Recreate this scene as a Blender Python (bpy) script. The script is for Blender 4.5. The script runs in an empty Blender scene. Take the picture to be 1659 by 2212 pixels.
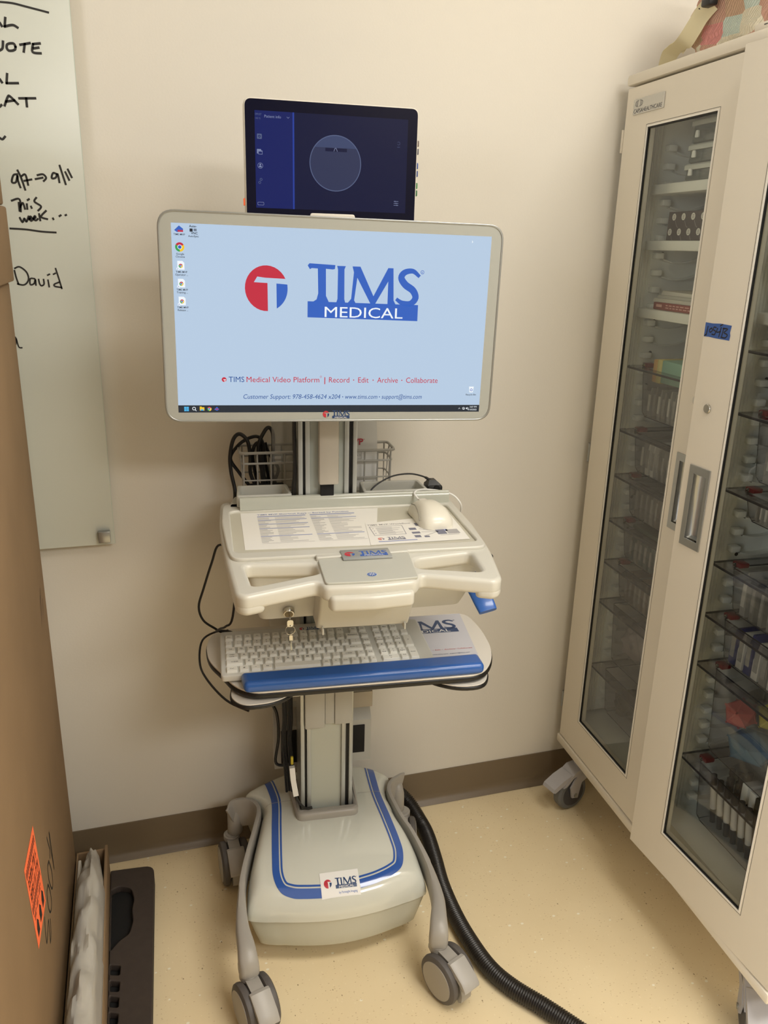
import bpy, bmesh, math, random
from mathutils import Matrix, Vector
random.seed(7)
S = bpy.context.scene
COL = S.collection
rad = math.radians

# ------------------------------------------------------------------ camera
cam_d = bpy.data.cameras.new('camera')
cam = bpy.data.objects.new('camera', cam_d); COL.objects.link(cam)
cam_d.sensor_fit = 'VERTICAL'; cam_d.sensor_height = 36.0
cam_d.lens = 1745.37 * 36.0 / 2212.0
cam_d.clip_start = 0.02
_r = Vector((0.956289, -0.291352, 0.025021)); _d = Vector((-0.068426, -0.306136, -0.949525)); _f = Vector((0.284306, 0.906308, -0.312691))
_m = Matrix((_r, -_d, -_f)).transposed().to_4x4()
_m.translation = Vector((0, -1.8, 1.5012))
cam.matrix_world = _m
S.camera = cam

# ------------------------------------------------------------------ light and exposure
W = bpy.data.worlds.new('world'); S.world = W; W.use_nodes = True
W.node_tree.nodes['Background'].inputs[0].default_value = (1.0, 0.95, 0.88, 1)
W.node_tree.nodes['Background'].inputs[1].default_value = 0.15
def area(name, loc, sx, sy, power, color, rot=(0, 0, 0)):
    l = bpy.data.lights.new(name, 'AREA'); l.shape = 'RECTANGLE'; l.size = sx; l.size_y = sy
    l.energy = power; l.color = color
    o = bpy.data.objects.new(name, l); COL.objects.link(o); o.location = loc; o.rotation_euler = rot
    return o
area('ceiling_lamp', (1.10, -1.55, 2.66), 1.1, 0.6, 30, (1.0, 0.95, 0.87))
area('ceiling_lamp', (1.25, -3.20, 2.66), 1.2, 0.6, 46, (1.0, 0.97, 0.93), (rad(12), 0, 0))
area('added_side_fill', (-1.86, -2.35, 1.45), 1.2, 1.5, 41, (0.86, 0.92, 1.0), (rad(90), 0, rad(-90)))  # cool fill lamp added at the left to brighten the cabinet inside
S.view_settings.view_transform = 'Standard'; S.view_settings.look = 'None'
S.view_settings.gamma = 1.0; S.view_settings.use_curve_mapping = False
S.view_settings.exposure = 0.0
try:
    S.cycles.transparent_max_bounces = 24; S.cycles.max_bounces = 10; S.cycles.diffuse_bounces = 5
    S.cycles.sample_clamp_indirect = 6.0; S.cycles.caustics_reflective = False; S.cycles.caustics_refractive = False
except Exception: pass

# ------------------------------------------------------------------ materials
def lin(c):
    c = c / 255.0
    return c / 12.92 if c <= 0.04045 else ((c + 0.055) / 1.055) ** 2.4
def rgb(r, g, b): return (lin(r), lin(g), lin(b), 1)
MATS = {}
def mat(name, col, rough=0.5, metal=0.0, spec=0.5, emit=None, es=1.0, coat=0.0, noise=None, bump=None):
    if name in MATS: return MATS[name]
    m = bpy.data.materials.new(name); m.use_nodes = True
    nt = m.node_tree; b = nt.nodes['Principled BSDF']
    c = rgb(*col)
    b.inputs['Base Color'].default_value = c; b.inputs['Roughness'].default_value = rough
    b.inputs['Metallic'].default_value = metal; b.inputs['Specular IOR Level'].default_value = spec
    b.inputs['Coat Weight'].default_value = coat; b.inputs['Coat Roughness'].default_value = 0.05
    if emit:
        b.inputs['Emission Color'].default_value = rgb(*emit); b.inputs['Emission Strength'].default_value = es
    tc = nt.nodes.new('ShaderNodeTexCoord')
    if noise:
        sc, amt = noise
        n = nt.nodes.new('ShaderNodeTexNoise'); n.inputs['Scale'].default_value = sc; n.inputs['Detail'].default_value = 4
        mr = nt.nodes.new('ShaderNodeMapRange'); mr.inputs[1].default_value = 0.3; mr.inputs[2].default_value = 0.7
        mr.inputs[3].default_value = 1 - amt; mr.inputs[4].default_value = 1 + amt
        mx = nt.nodes.new('ShaderNodeVectorMath'); mx.operation = 'SCALE'; mx.inputs[0].default_value = c[:3]
        nt.links.new(tc.outputs['Object'], n.inputs['Vector']); nt.links.new(n.outputs['Fac'], mr.inputs[0])
        nt.links.new(mr.outputs[0], mx.inputs['Scale']); nt.links.new(mx.outputs[0], b.inputs['Base Color'])
    if bump:
        sc, st = bump
        n2 = nt.nodes.new('ShaderNodeTexNoise'); n2.inputs['Scale'].default_value = sc; n2.inputs['Detail'].default_value = 3
        bp = nt.nodes.new('ShaderNodeBump'); bp.inputs['Strength'].default_value = st; bp.inputs['Distance'].default_value = 0.002
        nt.links.new(tc.outputs['Object'], n2.inputs['Vector']); nt.links.new(n2.outputs['Fac'], bp.inputs['Height'])
        nt.links.new(bp.outputs[0], b.inputs['Normal'])
    MATS[name] = m
    return m
def clear(name, tint, refl=1.0, rough=0.03, haze=0.0, hazecol=(200, 200, 200)):
    """thin clear sheet: transparent with a fresnel reflection, optionally milky"""
    if name in MATS: return MATS[name]
    m = bpy.data.materials.new(name); m.use_nodes = True; nt = m.node_tree
    nt.nodes.clear(); out = nt.nodes.new('ShaderNodeOutputMaterial')
    t = nt.nodes.new('ShaderNodeBsdfTransparent'); t.inputs[0].default_value = rgb(*tint)
    g = nt.nodes.new('ShaderNodeBsdfGlossy'); g.inputs['Roughness'].default_value = rough
    # two-sided Schlick reflectance, the same from the front and from behind
    ge = nt.nodes.new('ShaderNodeNewGeometry'); dt = nt.nodes.new('ShaderNodeVectorMath'); dt.operation = 'DOT_PRODUCT'
    nt.links.new(ge.outputs['Normal'], dt.inputs[0]); nt.links.new(ge.outputs['Incoming'], dt.inputs[1])
    def mth(op, a, b):
        n = nt.nodes.new('ShaderNodeMath'); n.operation = op; n.use_clamp = op in ('MULTIPLY',)
        for i, q in enumerate((a, b)):
            if isinstance(q, (int, float)): n.inputs[i].default_value = q
            elif q is not None: nt.links.new(q, n.inputs[i])
        return n.outputs[0]
    f5 = mth('POWER', mth('SUBTRACT', 1.0, mth('ABSOLUTE', dt.outputs['Value'], None)), 5.0)
    mu = nt.nodes.new('ShaderNodeMath'); mu.operation = 'MULTIPLY'; mu.use_clamp = True; mu.inputs[1].default_value = refl
    nt.links.new(mth('ADD', mth('MULTIPLY', f5, 0.96), 0.04), mu.inputs[0])
    mx = nt.nodes.new('ShaderNodeMixShader')
    nt.links.new(mu.outputs[0], mx.inputs[0]); nt.links.new(t.outputs[0], mx.inputs[1]); nt.links.new(g.outputs[0], mx.inputs[2])
    last = mx
    if haze > 0:
        d = nt.nodes.new('ShaderNodeBsdfDiffuse'); d.inputs[0].default_value = rgb(*hazecol)
        m2 = nt.nodes.new('ShaderNodeMixShader'); m2.inputs[0].default_value = haze
        nt.links.new(mx.outputs[0], m2.inputs[1]); nt.links.new(d.outputs[0], m2.inputs[2]); last = m2
    nt.links.new(last.outputs[0], out.inputs[0])
    MATS[name] = m
    return m

M_wall = mat('wall_paint', (224, 219, 208), 0.65, spec=0.25, bump=(220, 0.08))
M_wallf = mat('wall_paint_taupe', (128, 122, 114), 0.7)
M_ceil = mat('ceiling_paint', (225, 222, 214), 0.9)
M_cove = mat('cove_base_vinyl', (116, 101, 80), 0.38)
M_cart = mat('cart_white_plastic', (208, 206, 196), 0.28, coat=0.12)
M_cart2 = mat('cart_drawer_plastic', (205, 205, 198), 0.42)
M_gloss = mat('base_gloss_plastic', (214, 216, 206), 0.10, coat=0.5)
M_grey = mat('warm_grey_plastic', (165, 161, 154), 0.38)
M_greyd = mat('tyre_grey_rubber', (92, 88, 86), 0.55)
M_panel = mat('control_panel_grey', (190, 190, 180), 0.4)
M_mat = mat('work_mat_beige', (196, 192, 176), 0.5)
M_alu = mat('anodised_aluminium', (190, 193, 190), 0.32, metal=0.55)
M_alud = mat('groove_dark', (54, 54, 54), 0.5)
M_chrome = mat('polished_metal', (200, 198, 192), 0.15, metal=1.0)
M_steel = mat('brushed_steel', (172, 174, 172), 0.32, metal=0.85)
M_black = mat('black_rubber', (22, 21, 21), 0.42)
M_blackm = mat('black_matt', (14, 14, 14), 0.8)
M_blue = mat('gel_blue', (42, 96, 178), 0.3, coat=0.3)
M_stripe = mat('stripe_blue', (58, 96, 176), 0.12, coat=0.5)
M_lblue = mat('logo_blue', (54, 98, 182), 0.4)
M_lred = mat('logo_red', (196, 50, 66), 0.4)
M_lnavy = mat('logo_navy', (38, 66, 112), 0.4)
M_white = mat('white_print', (240, 240, 238), 0.5)
M_paper = mat('paper_white', (236, 234, 228), 0.7)
M_pink = mat('ink_grey', (172, 170, 172), 0.7)
M_inkb = mat('ink_blue_bar', (150, 158, 198), 0.7)
M_key = mat('keycap_white', (236, 236, 230), 0.42)
M_kbd = mat('keyboard_white', (206, 206, 200), 0.4)
M_legend = mat('key_legend_dark', (60, 60, 62), 0.6)
M_lam = mat('white_laminate', (226, 221, 212), 0.4)
M_metalw = mat('white_powder_coat', (224, 216, 200), 0.42, spec=0.4)
M_inner = mat('cabinet_inner_white', (238, 238, 232), 0.5)
M_gask = mat('black_gasket', (10, 10, 10), 0.6)
M_card = mat('cardboard_brown', (148, 124, 96), 0.85, spec=0.15, noise=(5, 0.07))
M_ink = mat('marker_ink', (34, 32, 30), 0.6)

# ------------------------------------------------------------------ mesh helpers
def PL(o, xd, yd):
    x = Vector(xd).normalized(); y = Vector(yd); z = x.cross(y).normalized(); y = z.cross(x)
    m = Matrix((x, y, z)).transposed().to_4x4(); m.translation = Vector(o); return m
def catmull(P, n=8, closed=False):
    P = [Vector(p) for p in P]; out = []; N = len(P)
    rng = N if closed else N - 1
    for i in range(rng):
        if closed: a, b, c, d = P[i-1], P[i], P[(i+1) % N], P[(i+2) % N]
        else: a, b, c, d = P[max(i-1, 0)], P[i], P[i+1], P[min(i+2, N-1)]
        for k in range(n):
            t = k / n
            out.append(0.5 * ((2*b) + (c-a)*t + (2*a-5*b+4*c-d)*t*t + (3*b-a-3*c+d)*t**3))
    if not closed: out.append(P[-1])
    return out
def fillet(poly, r, n=5):
    out = []; N = len(poly)
    for i in range(N):
        ri = r[i] if isinstance(r, (list, tuple)) else r
        p = Vector(poly[i][:2]); a = Vector(poly[i-1][:2]) - p; b = Vector(poly[(i+1) % N][:2]) - p
        la, lb = a.length, b.length; a = a / la; b = b / lb
        d = min(ri, la*0.49, lb*0.49)
        if d < 1e-6: out.append((p.x, p.y)); continue
        p0 = p + a*d; p1 = p + b*d
        for k in range(n+1):
            t = k / n
            q = p0*(1-t)**2 + p*2*t*(1-t) + p1*t*t
            out.append((q.x, q.y))
    return out
_TXT = {}
def text_geo(s, shear=0.0, space=1.0, bold=0.0):
    k = (s, shear, space, bold)
    if k not in _TXT:
        c = bpy.data.curves.new('t', 'FONT'); c.body = s; c.size = 1.0; c.shear = shear; c.space_character = space
        c.resolution_u = 3; c.align_x = 'LEFT'; c.offset = bold
        o = bpy.data.objects.new('t', c)
        me = bpy.data.meshes.new_from_object(o)
        _TXT[k] = ([tuple(v.co) for v in me.vertices], [tuple(p.vertices) for p in me.polygons])
        bpy.data.objects.remove(o); bpy.data.curves.remove(c); bpy.data.meshes.remove(me)
    return _TXT[k]
class MB:
    def __init__(s): s.v = []; s.f = []; s.m = []; s.mats = []
    def k(s, m):
        if m not in s.mats: s.mats.append(m)
        return s.mats.index(m)
    def add(s, V, F, m, M=None):
        o = len(s.v); k = s.k(m)
        for p in V:
            p = Vector(p) if len(p) == 3 else Vector((p[0], p[1], 0))
            s.v.append(M @ p if M is not None else p)
        for f in F: s.f.append(tuple(i + o for i in f)); s.m.append(k)
        return s
    def bm(s, b, m, M=None):
        b.verts.index_update()
        s.add([v.co.copy() for v in b.verts], [[v.index for v in f.verts] for f in b.faces], m, M); b.free(); return s
    def box(s, lo, hi, m, bev=0.0, M=None, seg=2):
        b = bmesh.new(); bmesh.ops.create_cube(b, size=1)
        lo = Vector(lo); hi = Vector(hi)
        for v in b.verts: v.co = Vector([(lo[i]+hi[i])/2 + v.co[i]*(hi[i]-lo[i]) for i in range(3)])
        if bev > 0: bmesh.ops.bevel(b, geom=b.edges[:], offset=bev, segments=seg, profile=0.5, affect='EDGES', clamp_overlap=True)
        return s.bm(b, m, M)
    def tube(s, path, r, m, seg=8, n=6, smooth=True, closed=False, M=None, flat=None):
        P = catmull(path, n, closed) if smooth else [Vector(p) for p in path]
        N = len(P); V = []; F = []
        up = None
        for i, p in enumerate(P):
            if closed: t = P[(i+1) % N] - P[i-1]
            else: t = P[min(i+1, N-1)] - P[max(i-1, 0)]
            t.normalize()
            if up is None: up = t.orthogonal().normalized()
            up = (up - t*up.dot(t)).normalized(); sd = t.cross(up)
            ri = r(i/(N-1)) if callable(r) else r
            for j in range(seg):
                a = 2*math.pi*j/seg
                V.append(p + up*math.cos(a)*ri + sd*math.sin(a)*ri)
        R = N if closed else N-1
        for i in range(R):
            for j in range(seg):
                a = i*seg+j; b = i*seg+(j+1) % seg; c = ((i+1) % N)*seg+(j+1) % seg; d = ((i+1) % N)*seg+j
                F.append((a, b, c, d))
        if not closed: F.append(tuple(range(seg-1, -1, -1))); F.append(tuple((N-1)*seg+j for j in range(seg)))
        return s.add(V, F, m, M)
    def cyl(s, a, b, r, m, seg=24, r2=None, M=None):
        a = Vector(a); b = Vector(b); t = (b-a).normalized(); u = t.orthogonal().normalized(); w = t.cross(u)
        r2 = r if r2 is None else r2
        V = [a + (u*math.cos(2*math.pi*j/seg)+w*math.sin(2*math.pi*j/seg))*r for j in range(seg)] + [b + (u*math.cos(2*math.pi*j/seg)+w*math.sin(2*math.pi*j/seg))*r2 for j in range(seg)]
        F = [(j, (j+1) % seg, seg+(j+1) % seg, seg+j) for j in range(seg)] + [tuple(range(seg-1, -1, -1)), tuple(range(seg, 2*seg))]
        return s.add(V, F, m, M)
    def lathe(s, a, axis, prof, m, seg=32, M=None):
        """prof: list of (distance along axis, radius)"""
        a = Vector(a); t = Vector(axis).normalized(); u = t.orthogonal().normalized(); w = t.cross(u); V = []; F = []
        for d, r in prof:
            for j in range(seg):
                an = 2*math.pi*j/seg; V.append(a + t*d + (u*math.cos(an)+w*math.sin(an))*max(r, 1e-5))
        for i in range(len(prof)-1):
            for j in range(seg): F.append((i*seg+j, i*seg+(j+1) % seg, (i+1)*seg+(j+1) % seg, (i+1)*seg+j))
        F.append(tuple(range(seg-1, -1, -1))); F.append(tuple((len(prof)-1)*seg+j for j in range(seg)))
        return s.add(V, F, m, M)
    def plate(s, polys, z0, z1, m, bev=0.0, M=None, res=2):
        c = bpy.data.curves.new('p', 'CURVE'); c.dimensions = '2D'; c.fill_mode = 'BOTH'
        for P in polys:
            sp = c.splines.new('POLY'); sp.points.add(len(P)-1); sp.use_cyclic_u = True
            for i, p in enumerate(P): sp.points[i].co = (p[0], p[1], 0, 1)
        h = (z1-z0)/2; bev = min(bev, h*0.98)
        c.extrude = h-bev; c.bevel_depth = bev; c.bevel_resolution = res; c.offset = -bev
        o = bpy.data.objects.new('p', c); me = bpy.data.meshes.new_from_object(o)
        zc = (z0+z1)/2
        s.add([(v.co.x, v.co.y, v.co.z+zc) for v in me.vertices], [tuple(p.vertices) for p in me.polygons], m, M)
        bpy.data.objects.remove(o); bpy.data.curves.remove(c); bpy.data.meshes.remove(me)
        return s
    def loft(s, rings, m, cap=True, M=None):
        N = len(rings[0]); V = [p for r in rings for p in r]; F = []
        for i in range(len(rings)-1):
            for j in range(N): F.append((i*N+j, i*N+(j+1) % N, (i+1)*N+(j+1) % N, (i+1)*N+j))
        if cap: F.append(tuple(range(N-1, -1, -1))); F.append(tuple((len(rings)-1)*N+j for j in range(N)))
        return s.add(V, F, m, M)
    def poly(s, P, m, M=None): return s.add(P, [tuple(range(len(P)))], m, M)
    def quad(s, x0, y0, x1, y1, m, M=None): return s.poly([(x0, y0), (x1, y0), (x1, y1), (x0, y1)], m, M)
    def disc(s, x, y, r, m, M=None, seg=24): return s.poly([(x+r*math.cos(2*math.pi*i/seg), y+r*math.sin(2*math.pi*i/seg)) for i in range(seg)], m, M)
    def ringd(s, x, y, r0, r1, m, M=None, seg=32, a0=0, a1=2*math.pi):
        V = []; full = abs(a1-a0-2*math.pi) < 1e-6; n = seg if full else seg+1
        for i in range(n):
            a = a0+(a1-a0)*i/seg; V += [(x+r0*math.cos(a), y+r0*math.sin(a)), (x+r1*math.cos(a), y+r1*math.sin(a))]
        F = [(2*i, 2*i+1, (2*i+3) % (2*n), (2*i+2) % (2*n)) for i in range(seg)]
        return s.add(V, F, m, M)
    def text(s, t, x, y, size, m, M=None, align='L', shear=0.0, space=1.0, width=None, sy=1.0, bold=0.0):
        V, F = text_geo(t, shear, space, bold)
        if not V: return s
        x0 = min(v[0] for v in V); x1 = max(v[0] for v in V)
        k = size if width is None else width/(x1-x0)
        ox = x - {'L': x0, 'C': (x0+x1)/2, 'R': x1}[align]*k
        return s.add([(ox+v[0]*k, y+v[1]*size*sy, 0) for v in V], F, m, M)
    def stroke(s, path, w, m, M=None, n=5, smooth=True):
        P = catmull([(p[0], p[1], 0) for p in path], n) if smooth and len(path) > 2 else [Vector((p[0], p[1], 0)) for p in path]
        V = []; N = len(P)
        for i, p in enumerate(P):
            t = P[min(i+1, N-1)] - P[max(i-1, 0)]
            if t.length < 1e-9: t = Vector((1, 0, 0))
            t.normalize(); q = Vector((-t.y, t.x, 0))
            wi = w(i/(N-1)) if callable(w) else w
            e = t*(wi*0.35) * (-1 if i == 0 else (1 if i == N-1 else 0))
            V += [p+q*wi/2+e, p-q*wi/2+e]
        F = [(2*i+1, 2*i+3, 2*i+2, 2*i) for i in range(N-1)]
        return s.add(V, F, m, M)
    def xf(s, M): s.v = [M @ v for v in s.v]; return s
    def build(s, name, parent=None, off=None, smooth=35):
        me = bpy.data.meshes.new(name)
        off = Vector(off) if off is not None else (Vector(parent['_off']) if parent is not None and '_off' in parent else Vector((0, 0, 0)))
        me.from_pydata([tuple(v-off) for v in s.v], [], s.f)
        for m in s.mats: me.materials.append(m)
        me.polygons.foreach_set('material_index', s.m)
        if smooth:
            me.polygons.foreach_set('use_smooth', [True]*len(me.polygons))
        me.update()
        if smooth:
            try: me.set_sharp_from_angle(angle=rad(smooth))
            except Exception: pass
        o = bpy.data.objects.new(name, me); COL.objects.link(o)
        if parent is not None:
            o.parent = parent
            if '_off' in parent: o['_off'] = parent['_off']
        return o
# frames: world, cart (turned 5 degrees), cabinet (turned 2.43 degrees)
F_W = Matrix.Identity(4)
F_CART = Matrix.Translation((0.366, -0.2, 0)) @ Matrix.Rotation(rad(-5.0), 4, 'Z')
_eu = Vector((-math.sin(rad(2.43)), -math.cos(rad(2.43)), 0)); _ev = Vector((math.cos(rad(2.43)), -math.sin(rad(2.43)), 0))
F_CAB = Matrix(((_eu.x, _ev.x, 0, 1.095), (_eu.y, _ev.y, 0, -0.04), (0, 0, 1, 0), (0, 0, 0, 1)))
# the cabinet frame (u along the front towards the room, v into the cabinet, z up) is right-handed when written (v, -u, z)
def C2(u, v, z): return (v, -u, z)
F_CABR = Matrix.Translation((1.095, -0.04, 0)) @ Matrix.Rotation(rad(-2.43), 4, 'Z')
def tag(o, label=None, cat=None, group=None, kind=None):
    if label: o['label'] = label
    if cat: o['category'] = cat
    if group: o['group'] = group
    if kind: o['kind'] = kind
    return o
def thing(name, label, cat, loc, frame=F_W, group=None):
    """Empty at the thing's base; its parts are built in the frame's coordinates"""
    e = bpy.data.objects.new(name, None); COL.objects.link(e); e.empty_display_size = 0.05
    e.matrix_world = frame @ Matrix.Translation(loc); e['_off'] = tuple(loc)
    return tag(e, label, cat, group)
def solo(mb, name, label, cat, frame=F_W, group=None, kind=None, smooth=35):
    """a thing that is one mesh, its origin at the middle of its base"""
    xs = [v.x for v in mb.v]; ys = [v.y for v in mb.v]; zs = [v.z for v in mb.v]
    off = Vector(((min(xs)+max(xs))/2, (min(ys)+max(ys))/2, min(zs)))
    o = mb.build(name, None, off, smooth); o.matrix_world = frame @ Matrix.Translation(off)
    return tag(o, label, cat, group, kind)
def struct(mb, name):
    o = mb.build(name, None); o['kind'] = 'structure'; return o

# ------------------------------------------------------------------ the maker's mark, drawn once and used at every size
def logo(b, M, w, R=M_lred, B=M_lblue, Wm=M_white, disc=True, reg=True, navy=None):
    """w = width of the word block; origin at the block's lower left"""
    k = w/508.0; B2 = navy or B
    T = lambda pts: [((x-728)*k, (552-y)*k) for x, y in pts]
    def P(pts, m): b.poly(T(pts), m, M)
    P([(728, 475), (1236, 480), (1236, 552), (728, 545)], B2)
    P([(727, 322), (735, 313), (850, 317), (848, 334), (838, 336), (808, 334), (810, 450), (822, 474), (822, 478), (750, 478), (768, 466), (775, 440), (772, 334), (745, 333), (737, 338)], B2)
    P([(858, 320), (897, 320), (891, 334), (893, 462), (898, 479), (856, 479), (862, 462), (862, 336)], B2)
    P([(927, 320), (963, 320), (1026, 446), (1090, 322), (1114, 322), (1120, 462), (1130, 480), (1092, 480), (1092, 380), (1034, 481), (1014, 481), (950, 368), (938, 466), (946, 480), (908, 479), (924, 460), (934, 345)], B2)
    b.stroke([(((x-728)*k), (552-y)*k) for x, y in [(1233, 352), (1205, 332), (1168, 338), (1152, 362), (1172, 392), (1208, 416), (1222, 448), (1200, 474), (1160, 472), (1136, 458)]], lambda t: k*(15+17*math.sin(math.pi*t)), B2, M)
    b.text('MEDICAL', (805-728)*k, (541-552+552-541)*k + 10*k, 66*k, Wm, (M @ Matrix.Translation((0, 0, 0.0003))), width=360*k)
    if reg: b.ringd((1249-728)*k, (552-335)*k, 6.5*k, 8.5*k, B2, M, 16); b.text('R', (1249-728)*k, (552-340)*k, 11*k, B2, M, align='C')
    if disc:
        cx, cy, rx, ry = 546, 425, 93, 97
        arc = lambda a0, a1, n=24: [(cx+rx*math.cos(rad(a0+(a1-a0)*i/n)), cy-ry*math.sin(rad(a0+(a1-a0)*i/n))) for i in range(n+1)]
        P(arc(26, 274) + [(551, 402), (520, 401), (492, 400), (507, 376), (540, 380)], R)
        P([(590, 403)] + [(638, 406)] + arc(8, -61)[1:] , B2)

# ------------------------------------------------------------------ room shell
def floor_mat():
    m = bpy.data.materials.new('speckled_vinyl_floor'); m.use_nodes = True; nt = m.node_tree; b = nt.nodes['Principled BSDF']
    tc = nt.nodes.new('ShaderNodeTexCoord')
    L = nt.links.new
    n1 = nt.nodes.new('ShaderNodeTexNoise'); n1.inputs['Scale'].default_value = 5; n1.inputs['Detail'].default_value = 5
    r1 = nt.nodes.new('ShaderNodeValToRGB'); r1.color_ramp.elements[0].position = 0.3; r1.color_ramp.elements[1].position = 0.7
    r1.color_ramp.elements[0].color = rgb(237, 218, 178); r1.color_ramp.elements[1].color = rgb(243, 225, 186)
    L(tc.outputs['Object'], n1.inputs['Vector']); L(n1.outputs['Fac'], r1.inputs[0])
    last = r1.outputs[0]
    for sc, thr, col, amt, sq in ((34, 0.12, (255, 248, 226), 0.9, (1, 1.3, 1)), (110, 0.20, (196, 168, 122), 0.55, (1, 2.0, 1)), (70, 0.16, (252, 236, 200), 0.55, (1.8, 1, 1)), (38, 0.085, (150, 124, 84), 0.75, (1.5, 1, 1))):
        mp = nt.nodes.new('ShaderNodeMapping'); mp.inputs['Scale'].default_value = sq; mp.inputs['Location'].default_value = (sc*0.37, sc*0.11, 0)
        v = nt.nodes.new('ShaderNodeTexVoronoi'); v.inputs['Scale'].default_value = sc; v.inputs['Randomness'].default_value = 1.0
        lt = nt.nodes.new('ShaderNodeMath'); lt.operation = 'LESS_THAN'; lt.inputs[1].default_value = thr
        sep = nt.nodes.new('ShaderNodeSeparateColor'); g = nt.nodes.new('ShaderNodeMath'); g.operation = 'LESS_THAN'; g.inputs[1].default_value = 0.35
        mu = nt.nodes.new('ShaderNodeMath'); mu.operation = 'MULTIPLY'; m2 = nt.nodes.new('ShaderNodeMath'); m2.operation = 'MULTIPLY'; m2.inputs[1].default_value = amt
        mx = nt.nodes.new('ShaderNodeMix'); mx.data_type = 'RGBA'
        L(tc.outputs['Object'], mp.inputs[0]); L(mp.outputs[0], v.inputs['Vector']); L(v.outputs['Distance'], lt.inputs[0])
        L(v.outputs['Color'], sep.inputs[0]); L(sep.outputs[0], g.inputs[0]); L(lt.outputs[0], mu.inputs[0]); L(g.outputs[0], mu.inputs[1]); L(mu.outputs[0], m2.inputs[0])
        L(m2.outputs[0], mx.inputs[0]); L(last, mx.inputs[6]); mx.inputs[7].default_value = rgb(*col); last = mx.outputs[2]
    L(last, b.inputs['Base Color']); b.inputs['Roughness'].default_value = 0.42; b.inputs['Specular IOR Level'].default_value = 0.35
    return m
M_floor = floor_mat()
XL, XR, YF, ZC = -1.9, 1.72, -3.6, 2.7
struct(MB().box((XL-.1, YF-.1, -0.1), (XR+.1, 0.1, 0), M_floor), 'floor')
struct(MB().box((XL-.1, YF-.1, ZC), (XR+.1, 0.1, ZC+.1), M_ceil), 'ceiling')
struct(MB().box((XL-.1, 0, 0), (XR+.1, 0.1, ZC), M_wall), 'wall_back')
struct(MB().box((XR, YF, 0), (XR+.1, 0, ZC), M_wall), 'wall_right')
struct(MB().box((XL-.1, YF, 0), (XL, 0, ZC), M_wall), 'wall_left')
struct(MB().box((XL-.1, YF-.1, 0), (XR+.1, YF, ZC), M_wallf), 'wall_front')
fill_fr = MB()
for lo, hi in (((XL, -3.02, 0.62), (XL+.03, -2.96, 2.28)), ((XL, -1.74, 0.62), (XL+.03, -1.68, 2.28)), ((XL, -2.96, 0.62), (XL+.03, -1.74, 0.68)), ((XL, -2.96, 2.22), (XL+.03, -1.74, 2.28))): fill_fr.box(lo, hi, M_metalw, 0.004)
struct(fill_fr, 'fill_frame_1')  # unseen frame added around the side fill lamp
def cove(name, a, b, n):
    """vinyl cove base: straight top, toe curving out over the floor"""
    a = Vector(a); b = Vector(b); n = Vector(n)
    prof = [(0.0, 0.1016), (0.0028, 0.1016), (0.0035, 0.099), (0.0035, 0.03), (0.005, 0.018), (0.010, 0.009), (0.018, 0.004), (0.020, 0.001), (0.0, 0.001)]
    m = MB(); V = [a + n*p + Vector((0, 0, z)) for p, z in prof] + [b + n*p + Vector((0, 0, z)) for p, z in prof]; N = len(prof)
    m.add(V, [(i, (i+1) % N, N+(i+1) % N, N+i) for i in range(N)] + [tuple(range(N)), tuple(range(2*N-1, N-1, -1))], M_cove)
    struct(m, name)
cove('baseboard_back', (XL, 0, 0), (XR-.022, 0, 0), (0, -1, 0))
cove('baseboard_right', (XR, 0, 0), (XR, YF, 0), (-1, 0, 0))

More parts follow.
